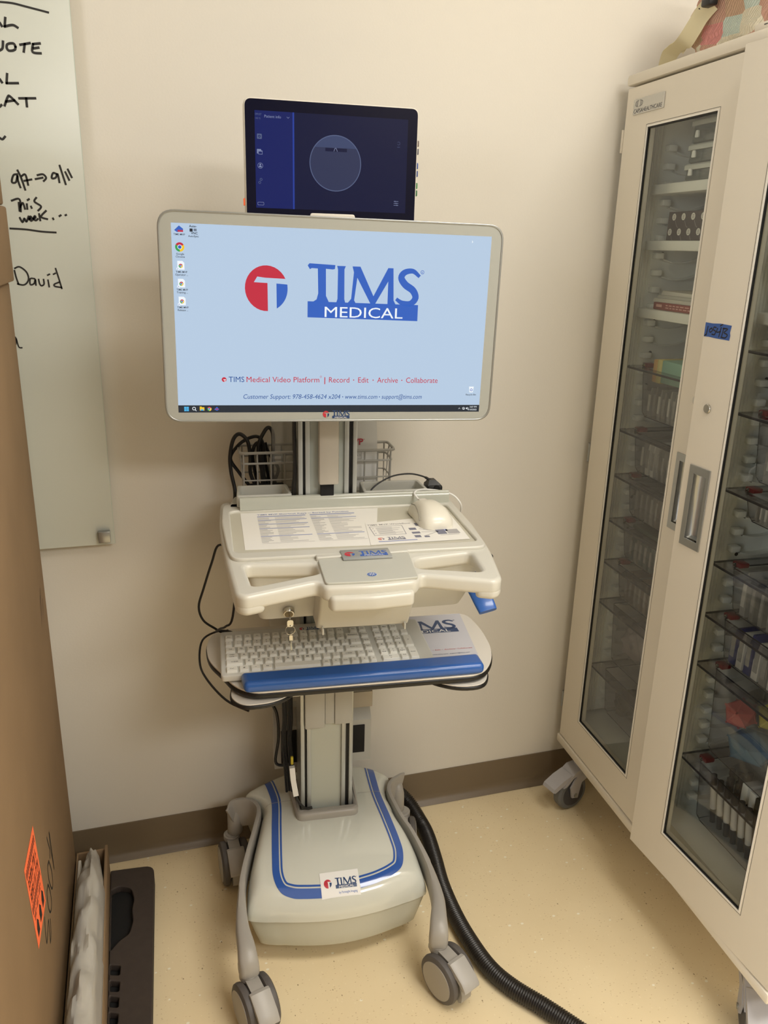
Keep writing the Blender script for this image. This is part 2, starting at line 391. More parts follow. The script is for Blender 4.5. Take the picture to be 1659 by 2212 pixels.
# ------------------------------------------------------------------ glass marker board
BOARD = {
    'date_strokes': [[(-0.184, 1.612), (-0.191, 1.61), (-0.195, 1.598), (-0.188, 1.598), (-0.184, 1.61), (-0.184, 1.601), (-0.181, 1.589)], [(-0.183, 1.619), (-0.178, 1.606), (-0.173, 1.585)], [(-0.177, 1.609), (-0.17, 1.612), (-0.167, 1.594)], [(-0.173, 1.601), (-0.16, 1.604)], [(-0.153, 1.605), (-0.14, 1.608)], [(-0.149, 1.612), (-0.139, 1.614), (-0.134, 1.608), (-0.139, 1.602)], [(-0.115, 1.616), (-0.121, 1.617), (-0.124, 1.608), (-0.117, 1.609), (-0.113, 1.616), (-0.111, 1.601)], [(-0.108, 1.631), (-0.1, 1.598)], [(-0.099, 1.62), (-0.093, 1.606)], [(-0.094, 1.625), (-0.088, 1.611)]],
    'week_strokes': [[(-0.199, 1.565), (-0.185, 1.568), (-0.185, 1.546)], [(-0.187, 1.562), (-0.187, 1.547)], [(-0.185, 1.554), (-0.18, 1.562), (-0.177, 1.551)], [(-0.173, 1.56), (-0.173, 1.551)], [(-0.171, 1.567), (-0.168, 1.569)], [(-0.166, 1.556), (-0.165, 1.553)], [(-0.155, 1.572), (-0.159, 1.565), (-0.149, 1.558), (-0.149, 1.554), (-0.154, 1.549)], [(-0.188, 1.535), (-0.184, 1.527), (-0.18, 1.534), (-0.177, 1.528), (-0.172, 1.538)], [(-0.172, 1.533), (-0.167, 1.535), (-0.169, 1.538), (-0.171, 1.533), (-0.168, 1.53), (-0.164, 1.534)], [(-0.164, 1.534), (-0.16, 1.536), (-0.161, 1.539), (-0.164, 1.534), (-0.16, 1.531), (-0.156, 1.534)], [(-0.153, 1.543), (-0.152, 1.531)], [(-0.14, 1.549), (-0.15, 1.538), (-0.139, 1.534)], [(-0.129, 1.536), (-0.128, 1.534)], [(-0.117, 1.54), (-0.114, 1.542)], [(-0.106, 1.542), (-0.104, 1.543)]],
    'rule_strokes': [[(-0.207, 1.515), (-0.179, 1.514), (-0.152, 1.511), (-0.126, 1.51)]],
    'david_strokes': [[(-0.208, 1.438), (-0.206, 1.424), (-0.203, 1.412)], [(-0.207, 1.442), (-0.198, 1.445), (-0.187, 1.436), (-0.184, 1.424), (-0.188, 1.415), (-0.195, 1.411), (-0.205, 1.413)], [(-0.173, 1.423), (-0.181, 1.423), (-0.182, 1.412), (-0.175, 1.414), (-0.172, 1.422), (-0.172, 1.411)], [(-0.166, 1.422), (-0.165, 1.414), (-0.162, 1.41), (-0.157, 1.413), (-0.157, 1.422)], [(-0.149, 1.421), (-0.148, 1.408)], [(-0.149, 1.43), (-0.145, 1.432)], [(-0.138, 1.432), (-0.134, 1.434)], [(-0.133, 1.443), (-0.129, 1.425), (-0.125, 1.405)], [(-0.129, 1.417), (-0.138, 1.413), (-0.137, 1.409), (-0.125, 1.407)]],
    'small_strokes': [[(-0.227, 1.308), (-0.22, 1.311), (-0.223, 1.304), (-0.227, 1.296), (-0.221, 1.296), (-0.219, 1.309), (-0.216, 1.292), (-0.21, 1.29)]],
    'upper_rule_strokes': [[(-0.182, 1.895), (-0.162, 1.895), (-0.141, 1.892), (-0.103, 1.886)]],
    'row_a_strokes': [[(-0.176, 1.871), (-0.1785, 1.857)], [(-0.1785, 1.857), (-0.165, 1.8605), (-0.157, 1.857)], [(-0.186, 1.862), (-0.183, 1.857)]],
    'row_b_strokes': [[(-0.191, 1.818), (-0.186, 1.822), (-0.184, 1.833)], [(-0.164, 1.826), (-0.165, 1.822), (-0.168, 1.82), (-0.172, 1.819), (-0.176, 1.819), (-0.178, 1.821), (-0.179, 1.824), (-0.178, 1.828), (-0.175, 1.83), (-0.171, 1.831), (-0.167, 1.831), (-0.165, 1.829), (-0.164, 1.826)], [(-0.156, 1.83), (-0.139, 1.834)], [(-0.148, 1.832), (-0.151, 1.819)], [(-0.134, 1.833), (-0.136, 1.82), (-0.122, 1.819)], [(-0.134, 1.833), (-0.122, 1.835)], [(-0.134, 1.826), (-0.125, 1.828)]],
    'row_c_strokes': [[(-0.183, 1.781), (-0.1855, 1.7655)], [(-0.1855, 1.7655), (-0.166, 1.767)], [(-0.196, 1.771), (-0.193, 1.766)]],
    'row_d_strokes': [[(-0.201, 1.726), (-0.198, 1.729)], [(-0.193, 1.728), (-0.186, 1.743), (-0.182, 1.744), (-0.17, 1.732)], [(-0.19, 1.735), (-0.175, 1.738)], [(-0.167, 1.742), (-0.139, 1.744)], [(-0.155, 1.743), (-0.155, 1.729)]],
    'curl_strokes': [[(-0.207, 1.673), (-0.203, 1.671), (-0.198, 1.676)]],
}
wb = thing('marker_board', 'large frosted glass marker board with black handwriting, mounted on the back wall', 'whiteboard', (-0.7, -0.02, 0.86))
M_bglass = mat('frosted_white_glass', (204, 208, 199), 0.28, spec=0.5)
M_bedge = mat('glass_edge_green', (196, 206, 196), 0.2)
b = MB(); b.box((-1.35, -0.026, 0.86), (-0.0660, -0.0205, 2.16), M_bglass, 0.0008); b.box((-0.0668, -0.0259, 0.8605), (-0.0652, -0.0206, 2.1595), M_bedge); b.build('glass_panel', wb)
for x, z in ((-0.086, 0.881), (-0.086, 2.13), (-1.33, 0.881)):
    b = MB(); b.box((x-.0125, -0.040, z-.0125), (x+.0125, -0.0265, z+.0125), M_steel, 0.0012); b.cyl((x, -0.0205, z), (x, -0.0008, z), 0.008, M_steel); b.build('standoff', wb)
MW = PL((0, -0.02652, 0), (1, 0, 0), (0, 0, 1))
for nm, w, part in (('rule_strokes', 0.0034, 'marker_rule'), ('upper_rule_strokes', 0.0034, 'marker_rule'), ('date_strokes', 0.0036, 'handwriting'), ('week_strokes', 0.0036, 'handwriting'), ('david_strokes', 0.0030, 'handwriting'), ('small_strokes', 0.0026, 'handwriting'), ('row_a_strokes', 0.0042, 'handwriting'), ('row_b_strokes', 0.0042, 'handwriting'), ('row_c_strokes', 0.0042, 'handwriting'), ('row_d_strokes', 0.0042, 'handwriting'), ('curl_strokes', 0.0040, 'handwriting')):
    b = MB()
    for s in BOARD[nm]: b.stroke(s, w, M_ink, MW)
    b.build(part, wb)

# ------------------------------------------------------------------ cardboard boxes at the left
BOXNUM = [[(-0.467,0.461),(-0.46,0.442),(-0.452,0.421),(-0.461,0.411)],[(-0.431,0.36),(-0.431,0.403),(-0.435,0.448),(-0.441,0.424),(-0.436,0.388),(-0.43,0.36)],[(-0.477,0.417),(-0.499,0.421),(-0.5,0.393),(-0.484,0.361),(-0.467,0.355),(-0.461,0.38),(-0.477,0.417)],[(-0.517,0.4),(-0.538,0.399),(-0.541,0.37),(-0.528,0.348),(-0.506,0.346),(-0.504,0.373),(-0.517,0.4)],[(-0.591,0.396),(-0.6,0.369),(-0.597,0.348),(-0.557,0.358),(-0.567,0.318),(-0.548,0.324),(-0.539,0.342)]]
def carton(name, label, lo, hi, seam_z=None):
    t = thing(name, label, 'box', ((lo[0]+hi[0])/2, (lo[1]+hi[1])/2, lo[2]))
    b = MB(); b.box(lo, hi, M_card, 0.004, seg=2); b.build('carton_body', t)
    b = MB(); yc = (lo[1]+hi[1])/2
    b.box((lo[0]+.03, yc-.024, hi[2]-.0005), (hi[0]-.002, yc+.024, hi[2]+.0004), M_tape); b.build('packing_tape', t)
    return t
M_tape = mat('clear_brown_tape', (178, 142, 98), 0.25)
tall = carton('cardboard_box', 'tall brown cardboard box with orange sticker and handwritten 4003, standing on the floor at left', (-0.86, -1.30, 0.0), (-0.21, -0.106, 1.42))
carton('cardboard_box', 'brown cardboard box slightly overhanging, middle of the stack, directly on the tall box', (-0.80, -1.20, 1.4215), (-0.2005, -0.106, 1.552))
carton('cardboard_box', 'brown cardboard box on top of the stack, in front of the glass marker board', (-0.80, -1.20, 1.5540), (-0.2045, -0.106, 1.67))
M_orange = mat('fluorescent_orange', (255, 122, 74), 0.6, emit=(255, 100, 54), es=0.18)
MX = PL((-0.2096, 0, 0), (0, 1, 0), (0, 0, 1))      # the box face looking at +x: local x = world y, local y = world z
b = MB(); Lq = [(-0.703, 0.593), (-0.668, 0.415), (-0.560, 0.406), (-0.587, 0.581)]
Lq = [(-0.7030, 0.5930), (-0.6750, 0.4125), (-0.5600, 0.4040), (-0.5870, 0.5830)]
def bil(u, v): 
    a = [Lq[0][i]*(1-u)+Lq[3][i]*u for i in (0, 1)]; c = [Lq[1][i]*(1-u)+Lq[2][i]*u for i in (0, 1)]
    return (a[0]*(1-v)+c[0]*v, a[1]*(1-v)+c[1]*v)
b.poly(Lq, M_orange, MX)
MX2 = MX @ Matrix.Translation((0, 0, 0.0003))
def lq(u0, v0, u1, v1, m): b.poly([bil(u0, v0), bil(u0, v1), bil(u1, v1), bil(u1, v0)], m, MX2)
for r0, r1 in ((0.07, 0.16), (0.50, 0.59)):
    for i in range(14):
        u = 0.05+0.9*i/14; lq(u, r0, u+0.034, r1, M_ink)
random.seed(3)
for r0, r1 in ((0.20, 0.32), (0.36, 0.47)):                # two lines of bold lettering, too small to read
    u = 0.1
    while u < 0.88:
        w = random.uniform(0.05, 0.075); lq(u, r0, u+0.02, r1, M_ink)
        if random.random() < 0.7: lq(u, r0, u+w, r0+0.03, M_ink)
        if random.random() < 0.6: lq(u, (r0+r1)/2, u+w*0.8, (r0+r1)/2+0.025, M_ink)
        if random.random() < 0.5: lq(u+w-.016, r0, u+w, r1, M_ink)
        u += w+0.025
for u in (0.12, 0.42, 0.72):
    lq(u, 0.82, u+0.17, 0.93, M_ink); b.poly([bil(u-.02, 0.82), bil(u+0.085, 0.73), bil(u+0.19, 0.82)], M_ink, MX2)
for u in (0.1, 0.35, 0.62): lq(u, 0.635, u+0.2, 0.655, M_ink); lq(u, 0.675, u+0.16, 0.69, M_ink)
b.build('orange_sticker', tall)
b = MB()
for s in BOXNUM: b.stroke(s, 0.0042, M_ink, MX)
b.build('handwritten_number', tall)
b = MB()
for s in ([(-0.19, 0.82), (-0.20, 0.79), (-0.215, 0.765)], [(-0.175, 0.83), (-0.185, 0.80), (-0.19, 0.77)], [(-0.16, 0.80), (-0.175, 0.76)]): b.stroke(s, lambda t: 0.004*(1-t)+0.001, mat('scuff_mark', (112, 92, 74), 0.9), MX)
b.build('scuff_mark', tall)

# ------------------------------------------------------------------ open carton with wrapped tube, black platform
tr = thing('open_carton', 'narrow open cardboard carton holding plastic wrap beside the tall box', 'carton', (-0.172, -0.55, 0.0))
b = MB()
b.box((-0.2065, -1.0, 0.0), (-0.139, -0.095, 0.005), M_card); b.build('carton_floor', tr)
for nm, lo, hi in (('carton_wall', (-0.1440, -1.0, 0.005), (-0.1375, -0.095, 0.122)), ('carton_wall', (-0.2078, -1.0, 0.005), (-0.2035, -0.095, 0.112)), ('carton_wall', (-0.2035, -0.101, 0.005), (-0.1440, -0.095, 0.113))):
    MB().box(lo, hi, M_card, 0.001).build(nm, tr)
M_foam = mat('white_foam', (226, 222, 214), 0.7)
solo(MB().box((-0.2028, -0.62, 0.0055), (-0.196, -0.125, 0.116), M_foam, 0.002), 'foam_sheet', 'thin white foam sheet against the tall box inside the open carton', 'foam')
M_wrap = clear('plastic_wrap', (236, 236, 232), refl=1.6, rough=0.16, haze=0.42, hazecol=(240, 236, 228))
b = MB(); b.tube([(-0.170, -0.16, 0.105), (-0.1705, -0.35, 0.112), (-0.1705, -0.60, 0.118), (-0.171, -0.92, 0.124)], 0.016, mat('tube_white', (228, 224, 214), 0.5), seg=16)
solo(b, 'white_tube', 'long white tube lying inside crumpled plastic wrap in the open carton', 'tube')
def wrapbag():
    b = MB(); rings = []; random.seed(11); N = 40; K = 60
    from mathutils import noise as ns
    for i in range(K):
        t = i/(K-1); y = -0.122 - t*0.83
        w = 0.033*(0.45+0.55*min(1, t*6)); cz = 0.098+0.036*t; h = (0.080+0.016*t)*(0.5+0.5*min(1, t*6))
        ring = []
        for j in range(N):
            a = 2*math.pi*j/N
            q = ns.noise(Vector((t*16, math.cos(a)*2.2, math.sin(a)*2.2)))*0.40 + abs(ns.noise(Vector((t*34, math.cos(a)*4, math.sin(a)*4+5))))*0.22
            ca, sa = math.cos(a), math.sin(a)
            x = -0.1705 + w*ca*(1+0.15*q*(0 if ca > 0.8 else 1)); z = max(0.008, cz + h*sa*(1+0.55*q))
            x = max(x, -0.1955); x = min(x, -0.1446) if z < 0.126 else min(x, -0.1365); ring.append((x, y + 0.012*q, z))
        rings.append(ring)
    return b.loft(rings, M_wrap)
solo(wrapbag(), 'plastic_wrap', 'crumpled clear plastic bag bulging out of the open carton', 'plastic bag', smooth=50)
pf = thing('floor_platform', 'black low plastic platform with cut-out openings on the floor by the open carton', 'platform', (-0.09, -0.35, 0))
M_plat = mat('platform_charcoal', (62, 53, 47), 0.7, noise=(60, 0.08))
out = fillet([(-0.1372, -0.090), (-0.035, -0.098), (-0.062, -0.72), (-0.1372, -0.72)], [0.004, 0.024, 0.02, 0.004])
hole1 = fillet([(-0.134, -0.155), (-0.117, -0.147), (-0.090, -0.160), (-0.083, -0.195), (-0.089, -0.23), (-0.086, -0.262), (-0.095, -0.299), (-0.116, -0.312), (-0.134, -0.335)], [0.004, 0.012, 0.012, 0.012, 0.008, 0.01, 0.01, 0.008, 0.002])
slots = [fillet([(-0.134, y), (-0.113-0.0012*i, y-0.008), (-0.1145-0.0012*i, y-0.032), (-0.134, y-0.026)], 0.004) for i, y in enumerate((-0.372, -0.4125, -0.450, -0.488))]
MB().plate([out], 0.0, 0.022, M_blackm, 0.001).build('platform_base', pf)
MB().plate([out, hole1]+slots, 0.0221, 0.040, M_plat, 0.0025).build('platform_deck', pf)

# ------------------------------------------------------------------ the medical cart
cart = thing('medical_cart', 'white and grey medical computer cart on casters with blue stripes on its base', 'cart', (0, 0, 0), F_CART)
BC = (0.005, -0.05)
_bo = fillet([(0.004, -0.272), (0.10, -0.262), (0.2035, -0.234), (0.202, -0.170), (0.192, -0.120), (0.176, -0.070), (0.163, 0.020), (0.168, 0.062), (0.190, 0.095), (0.150, 0.130), (0.10, 0.147), (-0.062, 0.147), (-0.115, 0.128), (-0.186, 0.090), (-0.180, 0.064), (-0.152, 0.045), (-0.145, 0.010), (-0.163, -0.060), (-0.182, -0.130), (-0.193, -0.180), (-0.1955, -0.238), (-0.09, -0.262)],
             [0.06, 0.06, 0.010, 0.03, 0.05, 0.05, 0.04, 0.03, 0.012, 0.03, 0.03, 0.04, 0.03, 0.012, 0.012, 0.02, 0.04, 0.05, 0.05, 0.03, 0.010, 0.06], 8)
_pol = sorted((math.atan2(y-BC[1], x-BC[0]), math.hypot(x-BC[0], y-BC[1])) for x, y in _bo)
def rout(a):
    n = len(_pol)
    for i in range(n):
        a0, r0 = _pol[i-1]; a1, r1 = _pol[i]
        if i == 0: a0 -= 2*math.pi
        if a0 <= a <= a1: return r0 + (r1-r0)*(a-a0)/max(a1-a0, 1e-9)
    a0, r0 = _pol[-1]; a1, r1 = _pol[0]; a1 += 2*math.pi
    return r0 + (r1-r0)*(a-a0)/max(a1-a0, 1e-9)
def sstep(a, b, x):
    t = min(1, max(0, (x-a)/(b-a))); return t*t*(3-2*t)
def zbase(x, y):
    r = math.hypot(x-BC[0], y-BC[1])/rout(math.atan2(y-BC[1], x-BC[0]))
    d = max(0, -0.06-y); zt = 0.225 - 0.048*(d/0.19)**1.7 - 0.010*(abs(x-.005)/.19)**3
    zb = 0.125 + 0.055*sstep(-0.16, 0.06, y)
    if r > 0.82: 
        q = min(1, (r-0.82)/0.18); zt = zb + (zt-zb)*math.sqrt(max(0, 1-q**2.3))
    return zt
b = MB(); N = 208; SS = [0.0, .2, .4, .55, .68, .78, .83, .87, .90, .925, .945, .96, .973, .983, .99, .995, 1.0]
V = [(BC[0], BC[1], zbase(*BC))]; F = []
for s in SS[1:]:
    for j in range(N):
        a = -math.pi + 2*math.pi*j/N; r = rout(a)*s*0.99999; x = BC[0]+r*math.cos(a); y = BC[1]+r*math.sin(a); V.append((x, y, zbase(x, y)))
for j in range(N): F.append((0, 1+j, 1+(j+1) % N))
for i in range(len(SS)-2):
    for j in range(N): F.append((1+i*N+j, 1+(i+1)*N+j, 1+(i+1)*N+(j+1) % N, 1+i*N+(j+1) % N))
b.add(V, F, M_gloss); b.build('base_cover', cart, smooth=60)
b = MB(); R = []
for k, (sx, sy, z) in enumerate(((0.985, 0.992, 0.1235), (0.970, 0.988, 0.116), (0.925, 0.987, 0.088), (0.872, 0.985, 0.058), (0.865, 0.980, 0.0555), (0.85, 0.97, 0.055))):
    ring = []
    for j in range(N):
        a = -math.pi + 2*math.pi*j/N; r = rout(a); x = BC[0]+r*math.cos(a)*sx; y = BC[1]+r*math.sin(a)*sy
        zz = z if k else zbase(BC[0]+r*.9999*math.cos(a), BC[1]+r*.9999*math.sin(a))-0.0005
        ring.append((x, min(y, 0.12), zz))
    R.append(ring)
b.loft(R, mat('base_skirt_plastic', (198, 198, 184), 0.3, coat=0.1)); b.build('base_skirt', cart, smooth=50)
def conform(b2, off=0.0007):
    b2.v = [Vector((v.x, v.y, zbase(v.x, v.y)+off+v.z)) for v in b2.v]; return b2
def band(path, o0, o1, m, nw=3):
    P = [Vector((x, y, 0)) for x, y in path]; V = []; n = len(P)
    for i, p in enumerate(P):
        t = (P[min(i+1, n-1)]-P[max(i-1, 0)]).normalized(); q = Vector((-t.y, t.x, 0))
        for k in range(nw+1): V.append(p + q*(o0+(o1-o0)*k/nw))
    F = [(i*(nw+1)+k, i*(nw+1)+k+1, (i+1)*(nw+1)+k+1, (i+1)*(nw+1)+k) for i in range(n-1) for k in range(nw)]
    b2 = MB(); b2.add(V, F, m); return b2
pl = [(-0.138, 0.117), (-0.127, 0.06), (-0.122, 0.01), (-0.128, -0.07), (-0.134, -0.15), (-0.135, -0.195), (-0.124, -0.226), (-0.10, -0.240), (-0.07, -0.246), (-0.035, -0.250)]
pr = [(0.146, 0.118), (0.144, 0.06), (0.144, 0.0), (0.150, -0.08), (0.157, -0.14), (0.159, -0.175), (0.150, -0.207), (0.128, -0.223), (0.09, -0.236), (0.050, -0.243)]
for pth, sg in ((pl, 1), (pr, -1)):
    dn = [(p.x, p.y) for p in catmull([(x, y, 0) for x, y in pth], 8)]
    b = conform(band(dn, 0, sg*0.0155, M_stripe)); c2 = conform(band(dn, sg*0.0185, sg*0.0225, M_stripe, 1)); b.add(c2.v, c2.f, M_stripe)
    b.build('blue_stripe', cart, smooth=60)
b = MB(); V = [(-0.036+0.085*i/12, -0.252+0.047*j/10) for j in range(11) for i in range(13)]
b.add(V, [(j*13+i, j*13+i+1, (j+1)*13+i+1, (j+1)*13+i) for j in range(10) for i in range(12)], M_white); conform(b, 0.0012)
c2 = MB(); ML = Matrix.Translation((-0.004, -0.2405, 0)); logo(c2, ML, 0.046, B=M_lnavy); c2.text('by Foresight Imaging', 0.006, -0.0075, 0.0050, M_lblue, ML, width=0.040)
# break long faces up so that the print follows the curved cover
bmx = bmesh.new(); vs = [bmx.verts.new(v) for v in c2.v]
for fc, mi in zip(c2.f, c2.m):
    try: ff = bmx.faces.new([vs[i] for i in fc]); ff.material_index = mi
    except ValueError: pass
bmesh.ops.triangulate(bmx, faces=bmx.faces[:]); bmesh.ops.subdivide_edges(bmx, edges=[e for e in bmx.edges if e.calc_length() > 0.006], cuts=4, use_grid_fill=True); bmesh.ops.triangulate(bmx, faces=bmx.faces[:])
bmx.verts.index_update(); c3 = MB(); c3.mats = list(c2.mats)
c3.v = [v.co.copy() for v in bmx.verts]; c3.f = [tuple(v.index for v in f.verts) for f in bmx.faces]; c3.m = [f.material_index for f in bmx.faces]; bmx.free()
conform(c3, 0.0017)
lb = b.build('base_label', cart, smooth=60); c3.build('label_print', lb, smooth=0)
for xs in ((-0.165, -0.068), (0.088, 0.178)):
    pth = [(xs[0]+(xs[1]-xs[0])*i/12, 0.012) for i in range(13)]; conform(band(pth, 0, 0.0012, M_grey, 1), 0.0011).build('cover_seam', cart)
# collar round the column foot
b = MB(); b.plate([fillet([(-0.069, -0.066), (0.077, -0.066), (0.086, 0.075), (-0.078, 0.075)], 0.018), [(-0.0575, -0.0425), (0.0655, -0.0425), (0.0655, 0.052), (-0.0575, 0.052)]], 0.2145, 0.2425, M_grey, 0.008, res=3)
b.build('column_collar', cart)
# column
b = MB(); z0, z1 = 0.216, 1.46
b.box((-0.0565, -0.026, z0), (0.0645, 0.050, z1), M_alu)
for x0, x1, y in ((-0.0565, -0.0475, -0.0400), (-0.0420, -0.0325, -0.0385), (0.0385, 0.0480, -0.0385), (0.0560, 0.0645, -0.0400)): b.box((x0, y, z0), (x1, -0.0255, z1), M_alu, 0.001)
b.box((-0.0476, -0.0275, z0), (-0.0419, -0.0255, z1), M_alud); b.box((0.0479, -0.0275, z0), (0.0561, -0.0255, z1), M_alud)
b.build('column', cart)
MB().box((-0.0324, -0.0315, 0.2165), (0.0384, -0.0262, 1.46), mat('column_panel', (188, 193, 184), 0.25)).build('column_panel', cart)
b = MB(); b.box((-0.047, -0.049, 0.458), (-0.0015, -0.0402, 0.70), mat('light_grey_plastic', (186, 186, 180), 0.45), 0.003); b.build('column_shroud', cart)
b = MB(); b.box((0.0205, -0.049, 0.464), (0.0605, -0.0402, 0.70), MATS['light_grey_plastic'], 0.003); b.build('column_shroud', cart)
b = MB(); b.box((-0.0012, -0.046, 0.466), (0.0202, -0.0402, 0.70), MATS['light_grey_plastic'], 0.002); b.build('column_shroud', cart)
b = MB(); b.box((-0.0165, -0.060, 1.036), (0.0240, -0.0402, 1.40), mat('beige_cover', (190, 182, 168), 0.45), 0.004); b.build('upper_cover', cart)
b = MB(); b.box((-0.012, -0.048, 0.99), (0.0155, -0.0402, 1.0355), M_blackm, 0.001); b.build('lift_block', cart)
# casters
def wheel_part(nm, par, M, x0, x1):
    b = MB(); w = x1-x0
    b.lathe((x0, 0, 0.052), (1, 0, 0), [(0, 0.036), (0.0008, 0.0455), (0.004, 0.0505), (w/2, 0.052), (w-0.004, 0.0505), (w-0.0008, 0.0455), (w, 0.036)], M_greyd, 40, M)
    s = -1 if x0 < 0 else 1; xo = x0 if s < 0 else x1
    b.lathe((xo, 0, 0.052), (s, 0, 0), [(-0.004, 0.0410), (0.0006, 0.0405), (0.0018, 0.030), (0.0022, 0.0)], M_grey, 40, M)
    return b.build(nm, par)
def caster(pos, yaw, stem_h=0.110):
    M = Matrix.Translation((pos[0], pos[1], 0.0003)) @ Matrix.Rotation(rad(yaw), 4, 'Z')
    b = MB()
    b.lathe((0, 0.034, 0.094), (0, 0, 1), [(0, 0.0195), (stem_h-0.0985, 0.0195), (stem_h-0.0975, 0.0185), (stem_h-0.0974, 0.0150), (stem_h-0.0946, 0.0150)], M_grey, 28, M=M)
    pr = [(0.050, 0.088), (0.050, 0.098), (0.016, 0.102), (-0.012, 0.100), (-0.042, 0.078), (-0.056, 0.046), (-0.055, 0.028), (-0.048, 0.022), (-0.030, 0.040), (0.000, 0.056), (0.030, 0.070)]
    b.loft([[(x, y, z) for y, z in pr] for x in (-0.0135, 0.0135)], M_grey, M=M)
    b.cyl((-0.032, 0, 0.052), (0.032, 0, 0.052), 0.006, M_grey, 16, M=M)
    c = b.build('caster', cart)
    wheel_part('wheel', c, M, -0.0345, -0.0145); wheel_part('wheel', c, M, 0.0145, 0.0345)
    b = MB(); pr = [(-0.016, 0.106), (-0.024, 0.108), (-0.060, 0.088), (-0.071, 0.076), (-0.072, 0.070), (-0.062, 0.076), (-0.030, 0.092), (-0.018, 0.098)]
    b.loft([[(x, y*(1.0 if abs(x) < 0.017 else 0.97), z-(0 if abs(x) < 0.017 else 0.002)) for y, z in pr] for x in (-0.0205, -0.0165, 0.0165, 0.0205)], mat('pedal_grey', (176, 173, 168), 0.4), M=M)
    b.build('brake_pedal', c); return c
caster((-0.186, -0.378), 20); caster((0.214, -0.378), 27); caster((-0.214, 0.030), 8, 0.111); caster((0.212, 0.040), -12, 0.111)
# legs: rear ear, waist along the cover, arch forward to the front caster
def leg(sg, pts):
    b = MB(); P = catmull([p[0] for p in pts], 8); n = len(P); R = []
    W = catmull([(p[1], p[2], 0) for p in pts], 8)
    for i, p in enumerate(P):
        t = (P[min(i+1, n-1)]-P[max(i-1, 0)]).normalized(); q = Vector((t.x, t.y, 0))
        if q.length > 0.35 or i == 0: sd = q.cross(Vector((0, 0, 1))).normalized()
        sd = (sd-t*sd.dot(t)).normalized(); up = sd.cross(t).normalized()
        w, h = W[i].x/2, W[i].y/2; ring = []
        for k in range(16):
            a = 2*math.pi*k/16; ca, sa = math.cos(a), math.sin(a); ex = 0.4 if w < 0.008 else 0.6
            ring.append(p + sd*w*math.copysign(abs(ca)**ex, ca) + up*h*math.copysign(abs(sa)**ex, sa))
        R.append(ring)
    b.loft(R, M_grey)
    return b.build('leg', cart, smooth=42)
LL = [((-0.2185, 0.047, 0.164), 0.007, 0.078), ((-0.206, 0.057, 0.171), 0.009, 0.082), ((-0.183, 0.054, 0.176), 0.011, 0.078), ((-0.163, 0.040, 0.181), 0.0125, 0.070), ((-0.153, 0.008, 0.181), 0.0125, 0.068), ((-0.166, -0.050, 0.178), 0.012, 0.066), ((-0.184, -0.110, 0.171), 0.012, 0.062), ((-0.199, -0.170, 0.162), 0.014, 0.058), ((-0.205, -0.225, 0.154), 0.020, 0.054), ((-0.206, -0.280, 0.146), 0.028, 0.048), ((-0.2005, -0.322, 0.139), 0.036, 0.042), ((-0.1985, -0.340, 0.130), 0.040, 0.041), ((-0.1975, -0.346, 0.118), 0.041, 0.041), ((-0.1975, -0.3465, 0.1095), 0.041, 0.041)]
LR = [((0.213, 0.084, 0.171), 0.008, 0.082), ((0.204, 0.077, 0.175), 0.010, 0.080), ((0.186, 0.062, 0.179), 0.0125, 0.074), ((0.173, 0.040, 0.182), 0.0125, 0.070), ((0.170, 0.010, 0.181), 0.0125, 0.068), ((0.180, -0.060, 0.177), 0.012, 0.066), ((0.195, -0.110, 0.171), 0.012, 0.062), ((0.208, -0.170, 0.162), 0.014, 0.058), ((0.214, -0.225, 0.154), 0.020, 0.054), ((0.214, -0.280, 0.146), 0.028, 0.048), ((0.204, -0.324, 0.139), 0.036, 0.042), ((0.2000, -0.342, 0.130), 0.040, 0.041), ((0.1985, -0.347, 0.118), 0.041, 0.041), ((0.1985, -0.3475, 0.1095), 0.041, 0.041)]
lg1 = leg(-1, LL); lg2 = leg(1, LR)
for par, x, y in ((lg1, -0.2095, 0.064), (lg2, 0.2045, 0.074)):
    b = MB(); b.lathe((x, y+0.002, 0.1115), (0, 0, 1), [(0, 0.0165), (0.004, 0.0185), (0.05, 0.0175), (0.075, 0.012), (0.08, 0.004)], M_grey, 28); b.build('caster_socket', par, smooth=60)
# grey power boxes on the back of the column
M_lg = MATS['light_grey_plastic']
b = MB(); b.box((-0.113, 0.0515, 0.484), (0.133, 0.100, 0.690), M_lg, 0.003)
b.loft([[(x, 0.052, 0.290), (x, 0.105, 0.290), (x, 0.105, 0.440), (x, 0.080, 0.440), (x, 0.052, 0.405)] for x in (-0.110, 0.126)], M_lg); b.build('power_housing', cart)
MB().box((-0.094, 0.0495, 0.305), (-0.045, 0.0525, 0.395), M_blackm, 0.001).build('socket_recess', cart)
MB().box((0.066, 0.0495, 0.315), (0.110, 0.0525, 0.392), M_blackm, 0.001).build('socket_recess', cart)
MB().box((0.0665, 0.0505, 0.4405), (0.128, 0.0975, 0.483), MATS['beige_cover'], 0.002).build('housing_bracket', cart)
# white cable sleeve clipped to the column
b = MB(); b.tube([(-0.0775, -0.046, 0.362), (-0.0755, -0.050, 0.33), (-0.070, -0.056, 0.292)], 0.0085, M_white, seg=4, smooth=False); b.build('cable_clip', cart, smooth=20)

